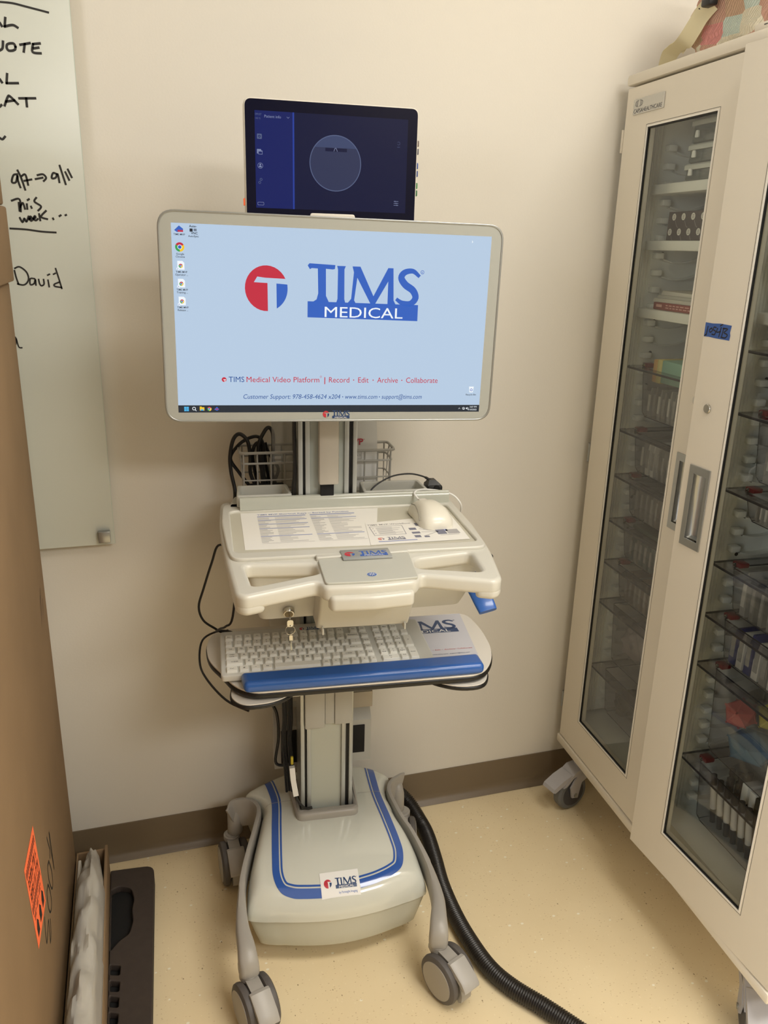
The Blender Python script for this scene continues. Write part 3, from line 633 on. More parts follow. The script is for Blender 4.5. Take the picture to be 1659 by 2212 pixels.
# ---- work surface
o_out = fillet([(-0.214, 0.030), (-0.219, -0.12), (-0.212, -0.29), (-0.2005, -0.449), (-0.186, -0.463), (-0.066, -0.420), (-0.060, -0.446), (0.020, -0.449), (0.096, -0.441), (0.106, -0.416), (0.224, -0.462), (0.240, -0.448), (0.266, -0.31), (0.274, -0.19), (0.276, -0.02), (0.268, 0.028), (0.074, 0.028), (0.074, -0.048), (-0.066, -0.048), (-0.066, 0.028)],
               [0.02, 0.05, 0.05, 0.02, 0.02, 0.012, 0.012, 0.02, 0.012, 0.012, 0.02, 0.02, 0.05, 0.05, 0.03, 0.02, 0.002, 0.002, 0.002, 0.002])
h_l = fillet([(-0.181, -0.330), (-0.060, -0.341), (-0.058, -0.384), (-0.172, -0.424)], 0.014)
h_r = fillet([(0.113, -0.343), (0.224, -0.324), (0.216, -0.418), (0.107, -0.386)], 0.014)
mt = fillet([(-0.197, -0.052), (0.252, -0.060), (0.249, -0.290), (-0.196, -0.288)], 0.016)
b = MB(); b.plate([o_out, h_l, h_r], 0.9535, 0.9805, M_cart, 0.0075, res=3)
for kp in ([(-0.208, -0.34), (-0.2005, -0.449), (-0.186, -0.463), (-0.150, -0.450), (-0.165, -0.425), (-0.185, -0.34)], [(0.262, -0.33), (0.240, -0.448), (0.224, -0.462), (0.190, -0.448), (0.212, -0.42), (0.232, -0.33)]): b.plate([fillet(kp, 0.015)], 0.9445, 0.9650, M_cart, 0.0075, res=3)
b.plate([fillet([(-0.210, -0.005), (-0.2145, -0.12), (-0.2075, -0.27), (-0.200, -0.318), (0.258, -0.318), (0.268, -0.19), (0.270, -0.02)], 0.022), mt], 0.9785, 0.9868, M_cart, 0.003, res=2)
b.build('work_surface', cart, smooth=50)
b = MB(); b.plate([mt], 0.9800, 0.9815, M_mat); b.build('work_mat', cart)
b = MB(); pr = [(-0.0535, 0.9865), (-0.0530, 0.998), (-0.0510, 1.0055), (-0.0475, 1.0108), (-0.0430, 1.0120), (-0.0425, 0.9865)]
b.loft([[(x, y, z) for y, z in pr] for x in (-0.176, -0.172, 0.258, 0.262)], mat('smoke_ridge', (182, 184, 173), 0.12)); b.build('back_ridge', cart)
# control panel in the middle of the front edge
b = MB(); b.plate([fillet([(-0.0555, -0.334), (0.1085, -0.324), (0.0985, -0.434), (0.02, -0.441), (-0.0565, -0.438)], 0.007)], 0.9795, 0.9845, M_panel, 0.0015); cp = b.build('control_panel', cart)
b = MB(); b.plate([fillet([(-0.0575, -0.318), (0.1085, -0.311), (0.1085, -0.3225), (-0.0575, -0.3325)], 0.003)], 0.9795, 0.9875, M_cart, 0.002); b.build('panel_trim', cart)
b = MB(); b.plate([fillet([(-0.054, -0.436), (0.02, -0.4405), (0.093, -0.432), (0.088, -0.452), (0.02, -0.459), (-0.049, -0.455)], 0.008)], 0.9385, 0.9655, M_cart, 0.007, res=3); b.build('front_grip', cart, smooth=60)
MP = PL((0.024, -0.414, 0.9848), (1, 0.01, 0), (0, 1, 0))
b = MB(); b.disc(0, 0, 0.0088, mat('button_rim', (206, 214, 224), 0.3), MP); b.disc(0, 0, 0.0078, M_blue, MP @ Matrix.Translation((0, 0, .0003))); MQ = MP @ Matrix.Translation((0, 0, .0006)); b.ringd(0, 0, 0.0022, 0.0032, M_white, MQ, 20)
for k in range(8):
    a = math.pi*k/4; b.stroke([(0.0040*math.cos(a), 0.0040*math.sin(a)), (0.0056*math.cos(a), 0.0056*math.sin(a))], 0.0011, M_white, MQ)
b.build('power_button', cp)
MBd = PL((-0.013, -0.3485, 0.9886), (1, 0.005, 0), (0, 1, 0.03))
b = MB(); b.box((0, 0, -0.0035), (0.087, 0.040, 0), mat('silver_badge', (176, 178, 176), 0.3, metal=0.4), 0.0008, M=MBd); logo(b, MBd @ Matrix.Translation((0.0315, 0.007, 0.0003)), 0.049, reg=False); b.build('badge', cart)
# rear pockets
def pocket(x0, x1, y0, y1):
    b = MB(); o = fillet([(x0, y0), (x1, y0), (x1-0.004, y1), (x0+0.004, y1)], 0.008); i = fillet([(x0+.007, y0+.007), (x1-.007, y0+.007), (x1-.011, y1-.007), (x0+.011, y1-.007)], 0.006)
    b.plate([o, i], 0.9870, 1.0125, M_cart2, 0.002); b.plate([i], 0.9868, 0.9880, M_panel); b.build('storage_pocket', cart)
pocket(-0.182, -0.069, -0.036, 0.040); pocket(0.080, 0.2205, -0.036, 0.040)
MB().plate([fillet([(-0.2, -0.03), (-0.068, -0.03), (-0.07, 0.050), (-0.184, 0.050)], 0.012)], 0.95, 0.9868, M_cart2, 0.004).build('rear_shelf', cart)
MB().plate([fillet([(0.078, -0.03), (0.262, -0.03), (0.238, 0.050), (0.08, 0.050)], 0.012)], 0.95, 0.9868, M_cart2, 0.004).build('rear_shelf', cart)
MB().plate([fillet([(0.2235, -0.030), (0.261, -0.030), (0.254, 0.032), (0.2235, 0.032)], 0.006)], 0.9870, 0.9982, M_cart2, 0.003).build('corner_rest', cart)
# slide-out side shelf under the right edge
b = MB(); b.plate([fillet([(0.20, -0.05), (0.282, -0.06), (0.290, -0.20), (0.288, -0.262), (0.2, -0.262)], 0.008)], 0.9380, 0.9455, M_lam, 0.0005); 
# drawer unit under the surface
b2 = MB()
top = [(-0.176, -0.323), (0.246, -0.319), (0.246, -0.06), (-0.176, -0.06)]; bot = [(-0.156, -0.292), (0.226, -0.282), (0.226, -0.06), (-0.156, -0.06)]
rg = []
for t in (0, 0.15, 0.3, 0.5, 0.7, 0.85, 1.0):
    q = t**1.5; rg.append([(x, y, 0.9545-0.0975*t) for x, y in fillet([(top[i][0]*(1-q)+bot[i][0]*q, top[i][1]*(1-q)+bot[i][1]*q) for i in range(4)], [0.02, 0.02, 0.002, 0.002])])
b2.loft(rg, M_cart2); dr = b2.build('drawer_unit', cart, smooth=50)
b2 = MB(); rg = []
for t in (0, 0.15, 0.3, 0.5, 0.7, 0.85, 1.0):
    q = t**1.5; rg.append([(x, y, 0.9550-0.0999*t) for x, y in fillet([(-0.058, -0.388+0.05*q), (0.024, -0.393+0.052*q), (0.108, -0.388+0.046*q), (0.108, -0.2), (-0.058, -0.2)], [0.006, 0.03, 0.006, 0.001, 0.001])])
b2.loft(rg, M_cart2); b2.box((-0.050, -0.352, 0.848), (-0.047, -0.300, 0.8595), M_cart2, 0.0005); b2.box((0.098, -0.352, 0.848), (0.101, -0.300, 0.8595), M_cart2, 0.0005); b2.build('drawer_front', cart, smooth=50)
b2 = MB(); nrm = Vector((-0.05, -0.86, -0.35)).normalized(); lc = Vector((-0.1040, -0.3045, 0.8745))
b2.lathe(lc - nrm*0.006, nrm, [(0, 0.0105), (0.010, 0.0105), (0.0115, 0.0095), (0.0118, 0.008)], M_chrome, 28); b2.lathe(lc + nrm*0.0052, nrm, [(0, 0.0078), (0.0012, 0.0074), (0.0014, 0)], mat('lock_brass_dark', (120, 110, 90), 0.3, metal=0.8), 24); b2.build('drawer_lock', cart)
b.build('side_shelf', cart)
b = MB(); b.box((0.276, -0.266, 0.9376), (0.2905, -0.2525, 0.9460), M_black, 0.002); b.build('shelf_edge_cap', cart)
# blue height lever
b = MB(); P = catmull([(0.214, -0.250, 0.935), (0.228, -0.295, 0.926), (0.241, -0.322, 0.906), (0.251, -0.342, 0.883), (0.254, -0.354, 0.873)], 6); R = []
for i, p in enumerate(P):
    t = (P[min(i+1, len(P)-1)]-P[max(i-1, 0)]).normalized(); sd = Vector((0.93, -0.2, 0.0)); sd = (sd-t*sd.dot(t)).normalized(); up = sd.cross(t)
    w = 0.0165+0.002*math.sin(i/len(P)*3); h = 0.0055; R.append([p+sd*(w*math.copysign(abs(math.cos(a))**.5, math.cos(a)))+up*(h*math.copysign(abs(math.sin(a))**.5, math.sin(a))) for a in [2*math.pi*k/16 for k in range(16)]])
b.loft(R, M_blue); b.build('height_lever', cart, smooth=60)

# ---- keyboard tray
t_out = fillet([(-0.236, -0.040), (-0.257, -0.10), (-0.252, -0.175), (-0.226, -0.230), (-0.208, -0.276), (-0.176, -0.310), (0.05, -0.3125), (0.268, -0.3145), (0.303, -0.27), (0.323, -0.21), (0.329, -0.12), (0.318, -0.040)], [0.03, 0.05, 0.06, 0.05, 0.02, 0.03, 0.2, 0.03, 0.04, 0.05, 0.06, 0.03])
t_in = [(0.031+(x-0.031)*0.994, -0.17+(y+0.17)*0.990) for x, y in t_out]
b = MB(); b.plate([t_out], 0.7045, 0.7165, M_black, 0.004); b.plate([t_in], 0.7160, 0.7195, M_lam, 0.0006); b.build('keyboard_tray', cart)
b = MB(); b.plate([fillet([(-0.205, -0.2), (-0.215, -0.29), (-0.19, -0.322), (-0.13, -0.318), (-0.085, -0.28), (-0.06, -0.2)], 0.03)], 0.690, 0.6985, M_black, 0.003); b.plate([fillet([(-0.203, -0.2), (-0.212, -0.289), (-0.189, -0.319), (-0.13, -0.315), (-0.087, -0.28), (-0.062, -0.2)], 0.03)], 0.6975, 0.7005, M_lam, 0.0005); b.build('mouse_tray', cart)
b = MB(); b.plate([fillet([(0.12, -0.2), (0.17, -0.29), (0.22, -0.3225), (0.272, -0.322), (0.295, -0.28), (0.30, -0.2)], 0.03)], 0.690, 0.6985, M_black, 0.003); b.plate([fillet([(0.122, -0.2), (0.172, -0.29), (0.22, -0.32), (0.270, -0.319), (0.292, -0.28), (0.298, -0.2)], 0.03)], 0.6975, 0.7005, M_lam, 0.0005); b.build('mouse_tray', cart)
MB().box((-0.05, -0.26, 0.692), (0.06, -0.0505, 0.7042), M_grey, 0.003).build('tray_bracket', cart)
MB().box((-0.105, -0.075, 0.560), (-0.058, -0.041, 0.575), M_cart2, 0.004).build('cable_guide', cart)
b = MB(); b.plate([fillet([(-0.192, -0.2680), (0.272, -0.2665), (0.271, -0.3150), (-0.187, -0.3140)], 0.010)], 0.7196, 0.7425, M_blue, 0.0095, res=4); b.build('wrist_rest', cart, smooth=60)
# ---- wire baskets behind the column
M_wire = mat('grey_wire', (176, 174, 168), 0.45)
bk = MB()
x0, x1, y0, y1, zt, zb_ = -0.166, 0.163, 0.066, 0.138, 1.076, 0.975
rim = lambda z, s: [(x0-s, y0-s, z), (x1+s, y0-s, z), (x1+s, y1, z), (x0-s, y1, z)]
for z, s, r in ((zt, 0.004, 0.0032), (1.052, 0, 0.0024), (1.014, -0.002, 0.0018), (zb_, -0.004, 0.0024)):
    c = [(p[0], p[1], z) for p in fillet([(q[0], q[1]) for q in rim(z, s)], 0.012, 3)]; bk.tube(c, r, M_wire, seg=8, smooth=False, closed=True)
n = 11
for i in range(n+1):
    x = x0+0.004+(x1-x0-0.008)*i/n; bk.tube([(x, y0-0.002, zt), (x, y0, 1.052), (x, y0+0.004, zb_), (x, y1-0.004, zb_), (x, y1, zt)], 0.0018, M_wire, seg=6, smooth=False)
for i in range(1, 3):
    y = y0+(y1-y0)*i/3; bk.tube([(x0-.003, y, zt), (x0, y, 1.052), (x0+.004, y, zb_), (x1-.004, y, zb_), (x1, y, 1.052), (x1+.003, y, zt)], 0.0018, M_wire, seg=6, smooth=False)
bk.build('wire_basket', cart)
b = MB(); b.box((-0.03, 0.0505, 1.05), (0.04, 0.064, 1.072), M_wire, 0.002); b.build('basket_bracket', cart)
# ---- arms that carry the two displays
b = MB(); b.box((-0.03, -0.108, 1.33), (0.04, -0.0405, 1.40), M_grey, 0.006); b.box((-0.05, -0.114, 1.30), (0.06, -0.108, 1.43), M_grey, 0.002); b.build('monitor_arm', cart)
b = MB(); b.box((-0.02, -0.02, 1.46), (0.03, 0.02, 1.60), M_grey, 0.005); b.box((-0.02, -0.072, 1.585), (0.03, 0.02, 1.625), M_grey, 0.005); b.build('display_arm', cart)

# ------------------------------------------------------------------ main monitor
def emis(name, c, s=1.0, spec=0.5, rough=0.08): return mat(name, (10, 10, 12), rough, spec=spec, emit=c, es=s)
mon = thing('desktop_monitor', 'large white framed widescreen monitor showing a red and blue company logo on pale blue', 'monitor', (0.0, -0.14, 1.19), F_CART)
MR = Matrix.Translation((0, 0, 1.368)) @ Matrix.Rotation(rad(0.75), 4, 'Y') @ Matrix.Translation((0, 0, -1.368))
MS = MR @ PL((0, -0.1650, 0), (1, 0, 0), (0, 0, 1))          # the glass plane, x right and y up, facing the room
o1 = fillet([(-0.302, 1.190), (0.302, 1.190), (0.302, 1.5465), (-0.302, 1.5465)], 0.030, 7); o2 = fillet([(-0.2985, 1.1935), (0.2985, 1.1935), (0.2985, 1.543), (-0.2985, 1.543)], 0.0275, 7)
b = MB(); b.plate([o1], -0.042, -0.0008, mat('monitor_shell', (222, 220, 212), 0.3), 0.006, M=MS, res=3); b.build('monitor_shell', mon, smooth=50)
b = MB(); b.plate([o1, o2], -0.004, 0.0012, M_steel, 0.001, M=MS); b.build('frame_rim', mon)
sx0, sx1, sz0, sz1 = -0.2795, 0.2795, 1.2075, 1.5255
b = MB(); b.plate([o2, [(sx0, sz0), (sx1, sz0), (sx1, sz1), (sx0, sz1)]], -0.0008, 0.0, mat('bezel_glass', (172, 174, 168), 0.08), M=MS); b.build('bezel', mon, smooth=0)
sc_bg = emis('screen_pale_blue', (186, 207, 230), 0.96)
b = MB(); b.quad(sx0, sz0, sx1, sz1, sc_bg, MS); scr = b.build('screen', mon, smooth=0)
D = lambda k: MS @ Matrix.Translation((0, 0, 0.00012*k))
e_b = emis('screen_blue', (52, 98, 190)); e_r = emis('screen_red', (196, 46, 66)); e_w = emis('screen_white', (240, 246, 250)); e_n = emis('screen_navy', (40, 82, 150)); e_k = emis('screen_dark', (34, 40, 50)); e_t = emis('screen_taskbar', (40, 46, 54)); e_g = emis('screen_green', (60, 160, 80)); e_y = emis('screen_yellow', (242, 200, 50)); e_o = emis('screen_grey', (110, 122, 140))
b = MB(); logo(b, D(1) @ Matrix.Translation((-0.0515, 1.3745, 0)), 0.2005, R=e_r, B=e_b, Wm=e_w); b.build('logo_graphic', scr, smooth=0)
b = MB(); X = lambda zx: -0.202+(zx-346)*0.0004004
zb = 1.2622; rs = 0.0140
b.ringd(X(354), 1.2665, 0.0, 0.0042, e_r, D(1), 20); b.quad(X(351), 1.2655, X(362), 1.2668, e_w, D(2)); b.quad(X(356), 1.2622, X(358.5), 1.2660, e_w, D(2))
for t, a, c, m in (('TIMS', 374, 442, e_n), ('Medical Video Platform', 452, 778, e_r), ('|', 801, 805, e_r), ('Record', 822, 916, e_r), ('Edit', 957, 1006, e_r), ('Archive', 1046, 1144, e_r), ('Collaborate', 1183, 1335, e_r)): b.text(t, X(a), zb, rs, m, D(1), width=(c-a)*0.0004004)
for q in (936, 1027, 1163): b.disc(X(q), 1.2668, 0.0011, e_r, D(1), 12)
b.ringd(X(785), 1.2725, 0.0012, 0.0017, e_r, D(1), 12)
X2 = lambda zx: -0.1655+(zx-443)*0.000404
for t, a, c in (('Customer Support:', 443, 653), ('978-458-4624 x204', 662, 878), ('www.tims.com', 900, 1050), ('support@tims.com', 1070, 1261)): b.text(t, X2(a), 1.2322, 0.0118, e_n, D(1), width=(c-a)*0.000404, shear=0.2)
for q in (889, 1060): b.disc(X2(q), 1.2358, 0.001, e_n, D(1), 12)
b.build('screen_text', scr, smooth=0)
b = MB(); b.quad(sx0, sz0, sx1, 1.2205, e_t, D(1)); zc = 1.2140
for i, c in enumerate((0, 1)): 
    for j in (0, 1): b.quad(-0.2695+i*0.0042, zc-0.004+j*0.0042, -0.2695+i*0.0042+0.0038, zc-0.004+j*0.0042+0.0038, emis('screen_cyan', (80, 180, 230)), D(2))
b.ringd(-0.2525, zc+0.0006, 0.0021, 0.0031, e_w, D(2), 20); b.stroke([(-0.2503, zc-0.0016), (-0.2488, zc-0.0034)], 0.0011, e_w, D(2))
b.quad(-0.2425, zc-0.003, -0.2345, zc+0.003, e_y, D(2)); b.quad(-0.2425, zc+0.003, -0.2390, zc+0.0042, e_y, D(2)); b.quad(-0.2410, zc-0.003, -0.2360, zc-0.0005, emis('screen_cyan', (80, 180, 230)), D(3))
def browser(b, x, z, r, k):
    b.ringd(x, z, r*0.45, r, e_r, D(k), 18, rad(30), rad(150)); b.ringd(x, z, r*0.45, r, e_g, D(k), 18, rad(150), rad(270)); b.ringd(x, z, r*0.45, r, e_y, D(k), 18, rad(270), rad(390)); b.disc(x, z, r*0.5, e_w, D(k+1), 18); b.disc(x, z, r*0.38, e_b, D(k+2), 18)
browser(b, -0.2258, zc, 0.0038, 2)
b.poly([(-0.2175, zc-0.001), (-0.2125, zc+0.004), (-0.2085, zc-0.001), (-0.2125, zc-0.0035)], e_b, D(2)); b.quad(-0.2150, zc-0.0012, -0.2100, zc+0.0005, e_r, D(3))
b.stroke([(0.2385, zc-0.001), (0.240, zc+0.001), (0.2415, zc-0.001)], 0.0006, e_w, D(2), smooth=False); b.ringd(0.2483, zc, 0.0016, 0.0024, e_w, D(2), 16); b.quad(0.2482, zc-0.0022, 0.2506, zc-0.0002, e_w, D(2)); b.poly([(0.2530, zc-.001), (0.2545, zc-.001), (0.2560, zc-.0024), (0.2560, zc+.0024), (0.2545, zc+.001), (0.2530, zc+.001)], e_w, D(2)); b.ringd(0.2560, zc, 0.0018, 0.0024, e_w, D(2), 8, -0.9, 0.9)
b.text('3:07 PM', 0.2745, zc+0.0012, 0.0044, e_w, D(2), align='R'); b.text('9/10/2025', 0.2745, zc-0.0040, 0.0044, e_w, D(2), align='R')
b.build('taskbar', scr, smooth=0)
b = MB()
def cap(x, z, *ls):
    for i, t in enumerate(ls): b.text(t, x, z-i*0.0045, 0.0044, e_k, D(1), align='C', bold=0.01)
b.poly([(-0.2745, 1.514), (-0.2665, 1.5215), (-0.2595, 1.516), (-0.2625, 1.512), (-0.270, 1.511)], e_b, D(1)); b.quad(-0.269, 1.5115, -0.2600, 1.5145, e_r, D(2)); cap(-0.2665, 1.5060, 'TIMS MVP'); b.build('desktop_icon', scr, smooth=0); b = MB()
b.text('Auto-', -0.2440, 1.5195, 0.0052, e_k, D(1), align='C', bold=0.02); b.quad(-0.2495, 1.5125, -0.2445, 1.5175, e_k, D(1)); b.quad(-0.2430, 1.5135, -0.2380, 1.5175, e_o, D(1)); b.text('VNC', -0.2420, 1.5085, 0.0052, e_k, D(1), align='C', bold=0.02); cap(-0.2435, 1.5040, 'AutoSpec'); b.build('desktop_icon', scr, smooth=0); b = MB()
browser(b, -0.2665, 1.4875, 0.0075, 1); cap(-0.2662, 1.4750, 'Google', 'Chrome'); b.build('desktop_icon', scr, smooth=0); b = MB()
for z, l1, l2 in ((1.4578, 'TIMS MVP', 'Operator ...'), (1.4288, 'TIMS MVP', 'Training ...'), (1.3996, 'TIMS MVP', 'Release ...')):
    b.poly([(-0.2715, z-0.0065), (-0.2600, z-0.0065), (-0.2600, z+0.0045), (-0.2630, z+0.0075), (-0.2715, z+0.0075)], e_w, D(1)); browser(b, -0.2660, z-0.0005, 0.0034, 2); b.quad(-0.2732, z-0.0075, -0.2695, z-0.0038, e_w, D(3)); b.stroke([(-0.2724, z-.0068), (-0.2703, z-.0046)], 0.0006, e_b, D(4)); cap(-0.2650, z-0.0118, l1, l2); b.build('desktop_icon', scr, smooth=0); b = MB()
b.poly([(0.2580, 1.2445), (0.2645, 1.2445), (0.2660, 1.2555), (0.2565, 1.2555)], e_w, D(1)); b.ringd(0.2613, 1.2492, 0.0016, 0.0026, e_b, D(2), 12); cap(0.2612, 1.2388, 'Recycle Bin'); b.build('desktop_icon', scr, smooth=0); b = MB()
b.poly([(0.2430, 1.5180), (0.2430, 1.5130), (0.2440, 1.5140), (0.2452, 1.5145)], e_w, D(1))
b.build('mouse_pointer', scr, smooth=0)
b = MB(); logo(b, MS @ Matrix.Translation((-0.0042, 1.1955, 0.0004)), 0.0325, B=M_lnavy, reg=False, Wm=M_white); b.build('bezel_logo', mon, smooth=0)

# ------------------------------------------------------------------ small display behind it
tb = thing('tablet_display', 'dark tablet shaped display with white edge rising behind the top of the large monitor', 'display', (0, -0.09, 1.525), F_CART)
TR_ = Matrix.Translation((0, 0, 1.637)) @ Matrix.Rotation(rad(0.2), 4, 'Y') @ Matrix.Translation((0, 0, -1.637))
MT = TR_ @ PL((0, -0.109, 0), (1, 0, 0), (0, 0, 1))
q1 = fillet([(-0.1515, 1.527), (0.1530, 1.527), (0.1530, 1.7325), (-0.1515, 1.7325)], 0.013, 7); q2 = fillet([(-0.1492, 1.5295), (0.1507, 1.5295), (0.1507, 1.7302), (-0.1492, 1.7302)], 0.0115, 7)
b = MB(); b.plate([q1], -0.030, -0.0005, mat('tablet_shell', (226, 220, 208), 0.35), 0.004, M=MT, res=3); b.build('tablet_shell', tb, smooth=50)
b = MB(); b.plate([q2], -0.0006, 0.0, mat('tablet_glass_dark', (8, 10, 34), 0.05, spec=0.3), M=MT); b.build('bezel', tb, smooth=0)  # navy tint puts the blue reflection into the bezel colour
t_bg = emis('tablet_navy', (16, 21, 54), 1, 0.3, 0.05); t_rfl = emis('tablet_reflection_band', (18, 30, 92), 1, 0.3, 0.05); t_rfe = emis('tablet_reflection_edge', (30, 58, 150), 1, 0.5); t_c = emis('tablet_circle', (40, 48, 80), 1, 0.5); t_c2 = emis('tablet_circle_light', (54, 66, 102), 1, 0.5); t_ri = emis('tablet_ring', (82, 94, 128), 1, 0.5); t_i = emis('tablet_icon', (126, 136, 170), 1, 0.5)
DT = lambda k: MT @ Matrix.Translation((0, 0, 0.00012*k))
b = MB(); b.quad(-0.133, 1.5585, 0.1335, 1.7125, t_bg, DT(1)); ts = b.build('screen', tb, smooth=0)
b = MB(); b.quad(-0.133, 1.5585, -0.0690, 1.7125, t_rfl, DT(2)); b.quad(-0.0690, 1.5585, -0.0662, 1.7125, t_rfe, DT(2)); b.build('reflection_band', ts, smooth=0)  # glowing band and edge line paint a blue reflection onto the screen
b = MB(); cx, cz_, r = 0.0055, 1.6358, 0.0455
b.disc(cx, cz_, r, t_c, DT(2), 48); a0 = math.asin(0.55); b.poly([(cx+r*math.cos(a0+(math.pi-2*a0)*i/20), cz_+r*math.sin(a0+(math.pi-2*a0)*i/20)) for i in range(21)], t_c2, DT(3)); b.ringd(cx, cz_, r-0.0014, r, t_ri, DT(4), 56)
b.quad(cx-0.018, cz_+0.019, cx+0.020, cz_+0.0245, t_bg, DT(4)); b.stroke([(cx-0.003, cz_+0.0195), (cx-0.001, cz_+0.024), (cx+0.001, cz_+0.024), (cx+0.003, cz_+0.0195)], 0.0008, t_i, DT(5)); b.build('camera_view', ts, smooth=0)
b = MB(); b.text('Patient info', -0.1165, 1.7020, 0.0062, t_i, DT(3)); b.stroke([(-0.0785, 1.7048), (-0.0765, 1.7028), (-0.0745, 1.7048)], 0.0007, t_i, DT(3), smooth=False); b.text('09:07', -0.1320, 1.7050, 0.0048, t_ri, DT(3)); b.text('100 %', -0.1320, 1.6990, 0.0040, t_ri, DT(3)); b.build('panel_title', ts, smooth=0)
b = MB(); b.plate([fillet([(-0.1295, 1.6685), (-0.1215, 1.6685), (-0.1215, 1.6765), (-0.1295, 1.6765)], .001)], 0, 0.0001, t_ri, M=DT(3)); b.ringd(-0.1255, 1.6725, 0.0010, 0.0022, t_rfl, DT(5), 14); b.build('menu_icon', ts, smooth=0)
b = MB(); b.quad(-0.1300, 1.6455, -0.1230, 1.6525, t_i, DT(3)); b.quad(-0.1280, 1.6440, -0.1205, 1.6505, t_rfl, DT(4)); b.ringd(-0.1243, 1.6473, 0, 0.0001, t_i, DT(5), 8); b.plate([[(-.1278, 1.6442), (-.1208, 1.6442), (-.1208, 1.6503), (-.1278, 1.6503)], [(-.1272, 1.6448), (-.1214, 1.6448), (-.1214, 1.6488), (-.1272, 1.6488)]], 0, .0001, t_i, M=DT(5)); b.build('menu_icon', ts, smooth=0)
b = MB(); b.ringd(-0.1248, 1.6265, 0.0040, 0.0046, t_i, DT(3), 24); b.disc(-0.1248, 1.6282, 0.0014, t_i, DT(3), 12); b.poly([(-0.1275, 1.6240), (-0.1221, 1.6240), (-0.1232, 1.6264), (-0.1264, 1.6264)], t_i, DT(3)); b.build('menu_icon', ts, smooth=0)
b = MB(); b.ringd(-0.1238, 1.6045, 0.0014, 0.0022, t_ri, DT(3), 14); b.ringd(-0.1262, 1.5995, 0.0014, 0.0022, t_ri, DT(3), 14); b.build('menu_icon', ts, smooth=0)
b = MB(); b.plate([fillet([(-0.1305, 1.5628), (-0.1195, 1.5628), (-0.1195, 1.5680), (-0.1305, 1.5680)], .0016), fillet([(-0.1300, 1.5633), (-0.1200, 1.5633), (-0.1200, 1.5675), (-0.1300, 1.5675)], .0012)], 0, 0.0001, t_i, M=DT(3)); b.build('menu_icon', ts, smooth=0)
b = MB()
for i, z in enumerate((1.5780, 1.5748, 1.5716)): b.stroke([(0.1120, z), (0.1200, z)], 0.0007, t_i, DT(3)); b.quad(0.1135+0.002*i, z-0.001, 0.1145+0.002*i, z+0.001, t_i, DT(4))
b.build('menu_icon', ts, smooth=0)
b = MB(); b.ringd(0.1175, 1.6735, 0.0020, 0.0028, t_c2, DT(3), 14, -2.6, 2.6); b.quad(0.115, 1.6670, 0.120, 1.6680, t_c2, DT(3)); b.build('menu_icon', ts, smooth=0)
for z, c in ((1.675, (100, 84, 76)), (1.662, (72, 72, 84)), (1.6385, (58, 84, 150)), (1.6255, (54, 74, 132)), (1.6055, (60, 124, 70)), (1.5930, (46, 104, 58))):
    b = MB(); b.box((0.1529, -0.104, z-0.0052), (0.1562, -0.092, z+0.0052), mat('side_key_%d_%d_%d' % c, c, 0.4), 0.0015); b.build('side_button', tb)
MB().box((-0.1545, -0.104, 1.562), (-0.1513, -0.094, 1.574), M_orange, 0.0012).build('side_button', tb)
b = MB(); b.plate([fillet([(-0.0435, 1.5280), (0.0445, 1.5280), (0.0405, 1.5530), (-0.0385, 1.5530)], 0.004)], 0.0001, 0.004, mat('tablet_shell', (226, 220, 208), 0.35), 0.0015, M=MT); b.build('holding_clip', tb)

# ------------------------------------------------------------------ keyboard
KO = Matrix.Translation((-0.2275, -0.2685, 0.7225)) @ Matrix.Rotation(rad(-0.3), 4, 'Z') @ Matrix.Rotation(rad(3.6), 4, 'X')
kb = thing('keyboard', 'white full size computer keyboard on the pull-out tray above the blue wrist rest', 'keyboard', (-0.02, -0.18, 0.7196), F_CART)
b = MB(); b.plate([fillet([(0, 0), (0.4115, 0), (0.4115, 0.164), (0, 0.164)], 0.009)], 0.0, 0.0135, M_kbd, 0.003, M=KO, res=3); b.build('keyboard_body', kb, smooth=50)
b = MB(); logo(b, KO @ Matrix.Translation((0.1755, 0.1475, 0.0136)), 0.026, B=M_lnavy, reg=False); b.build('keyboard_logo', kb, smooth=0)
u = 0.01865; kh = 0.0229; nkeys = [0]; rest = MB()
def key(x, y, w, leg='', leg2='', h=1.0):
    b = MB(); x0, x1 = x+0.0018, x+w*u-0.0018; y0, y1 = y+0.0022, y+kh*h-0.0042
    zt = 0.0185
    b.loft([[(p[0], p[1], 0.0134) for p in fillet([(x0, y0), (x1, y0), (x1, y1), (x0, y1)], 0.0015, 2)], [(p[0], p[1], zt-0.0006) for p in fillet([(x0+.0009, y0+.0010), (x1-.0009, y0+.0010), (x1-.0009, y1-.0006), (x0+.0009, y1-.0006)], 0.0015, 2)], [(p[0], p[1], zt) for p in fillet([(x0+.0016, y0+.0017), (x1-.0016, y0+.0017), (x1-.0016, y1-.0013), (x0+.0016, y1-.0013)], 0.0015, 2)]], M_key, M=KO)
    MKk = KO @ Matrix.Translation((0, 0, zt+0.00012)); xc = (x0+x1)/2
    if leg and leg2: b.text(leg2, xc, (y0+y1)/2+0.0012, 0.0046, M_legend, MKk, align='C', bold=0.01); b.text(leg, xc, y0+0.0026, 0.0046, M_legend, MKk, align='C', bold=0.01)
    elif leg: b.text(leg, xc, (y0+y1)/2-0.0019*(1 if len(leg) < 3 else 0.8), 0.0066 if len(leg) < 2 else 0.0046, M_legend, MKk, align='C', bold=0.01)
    if nkeys[0] < 96: b.build('key', kb, smooth=30)
    else: rest.mats = rest.mats or []; rest.add(b.v, [f for f, m in zip(b.f, b.m) if m == 0], M_key); rest.add(b.v, [f for f, m in zip(b.f, b.m) if m == 1], M_legend)
    nkeys[0] += 1
mx = 0.0085; npx = mx + 15.55*u+0.0
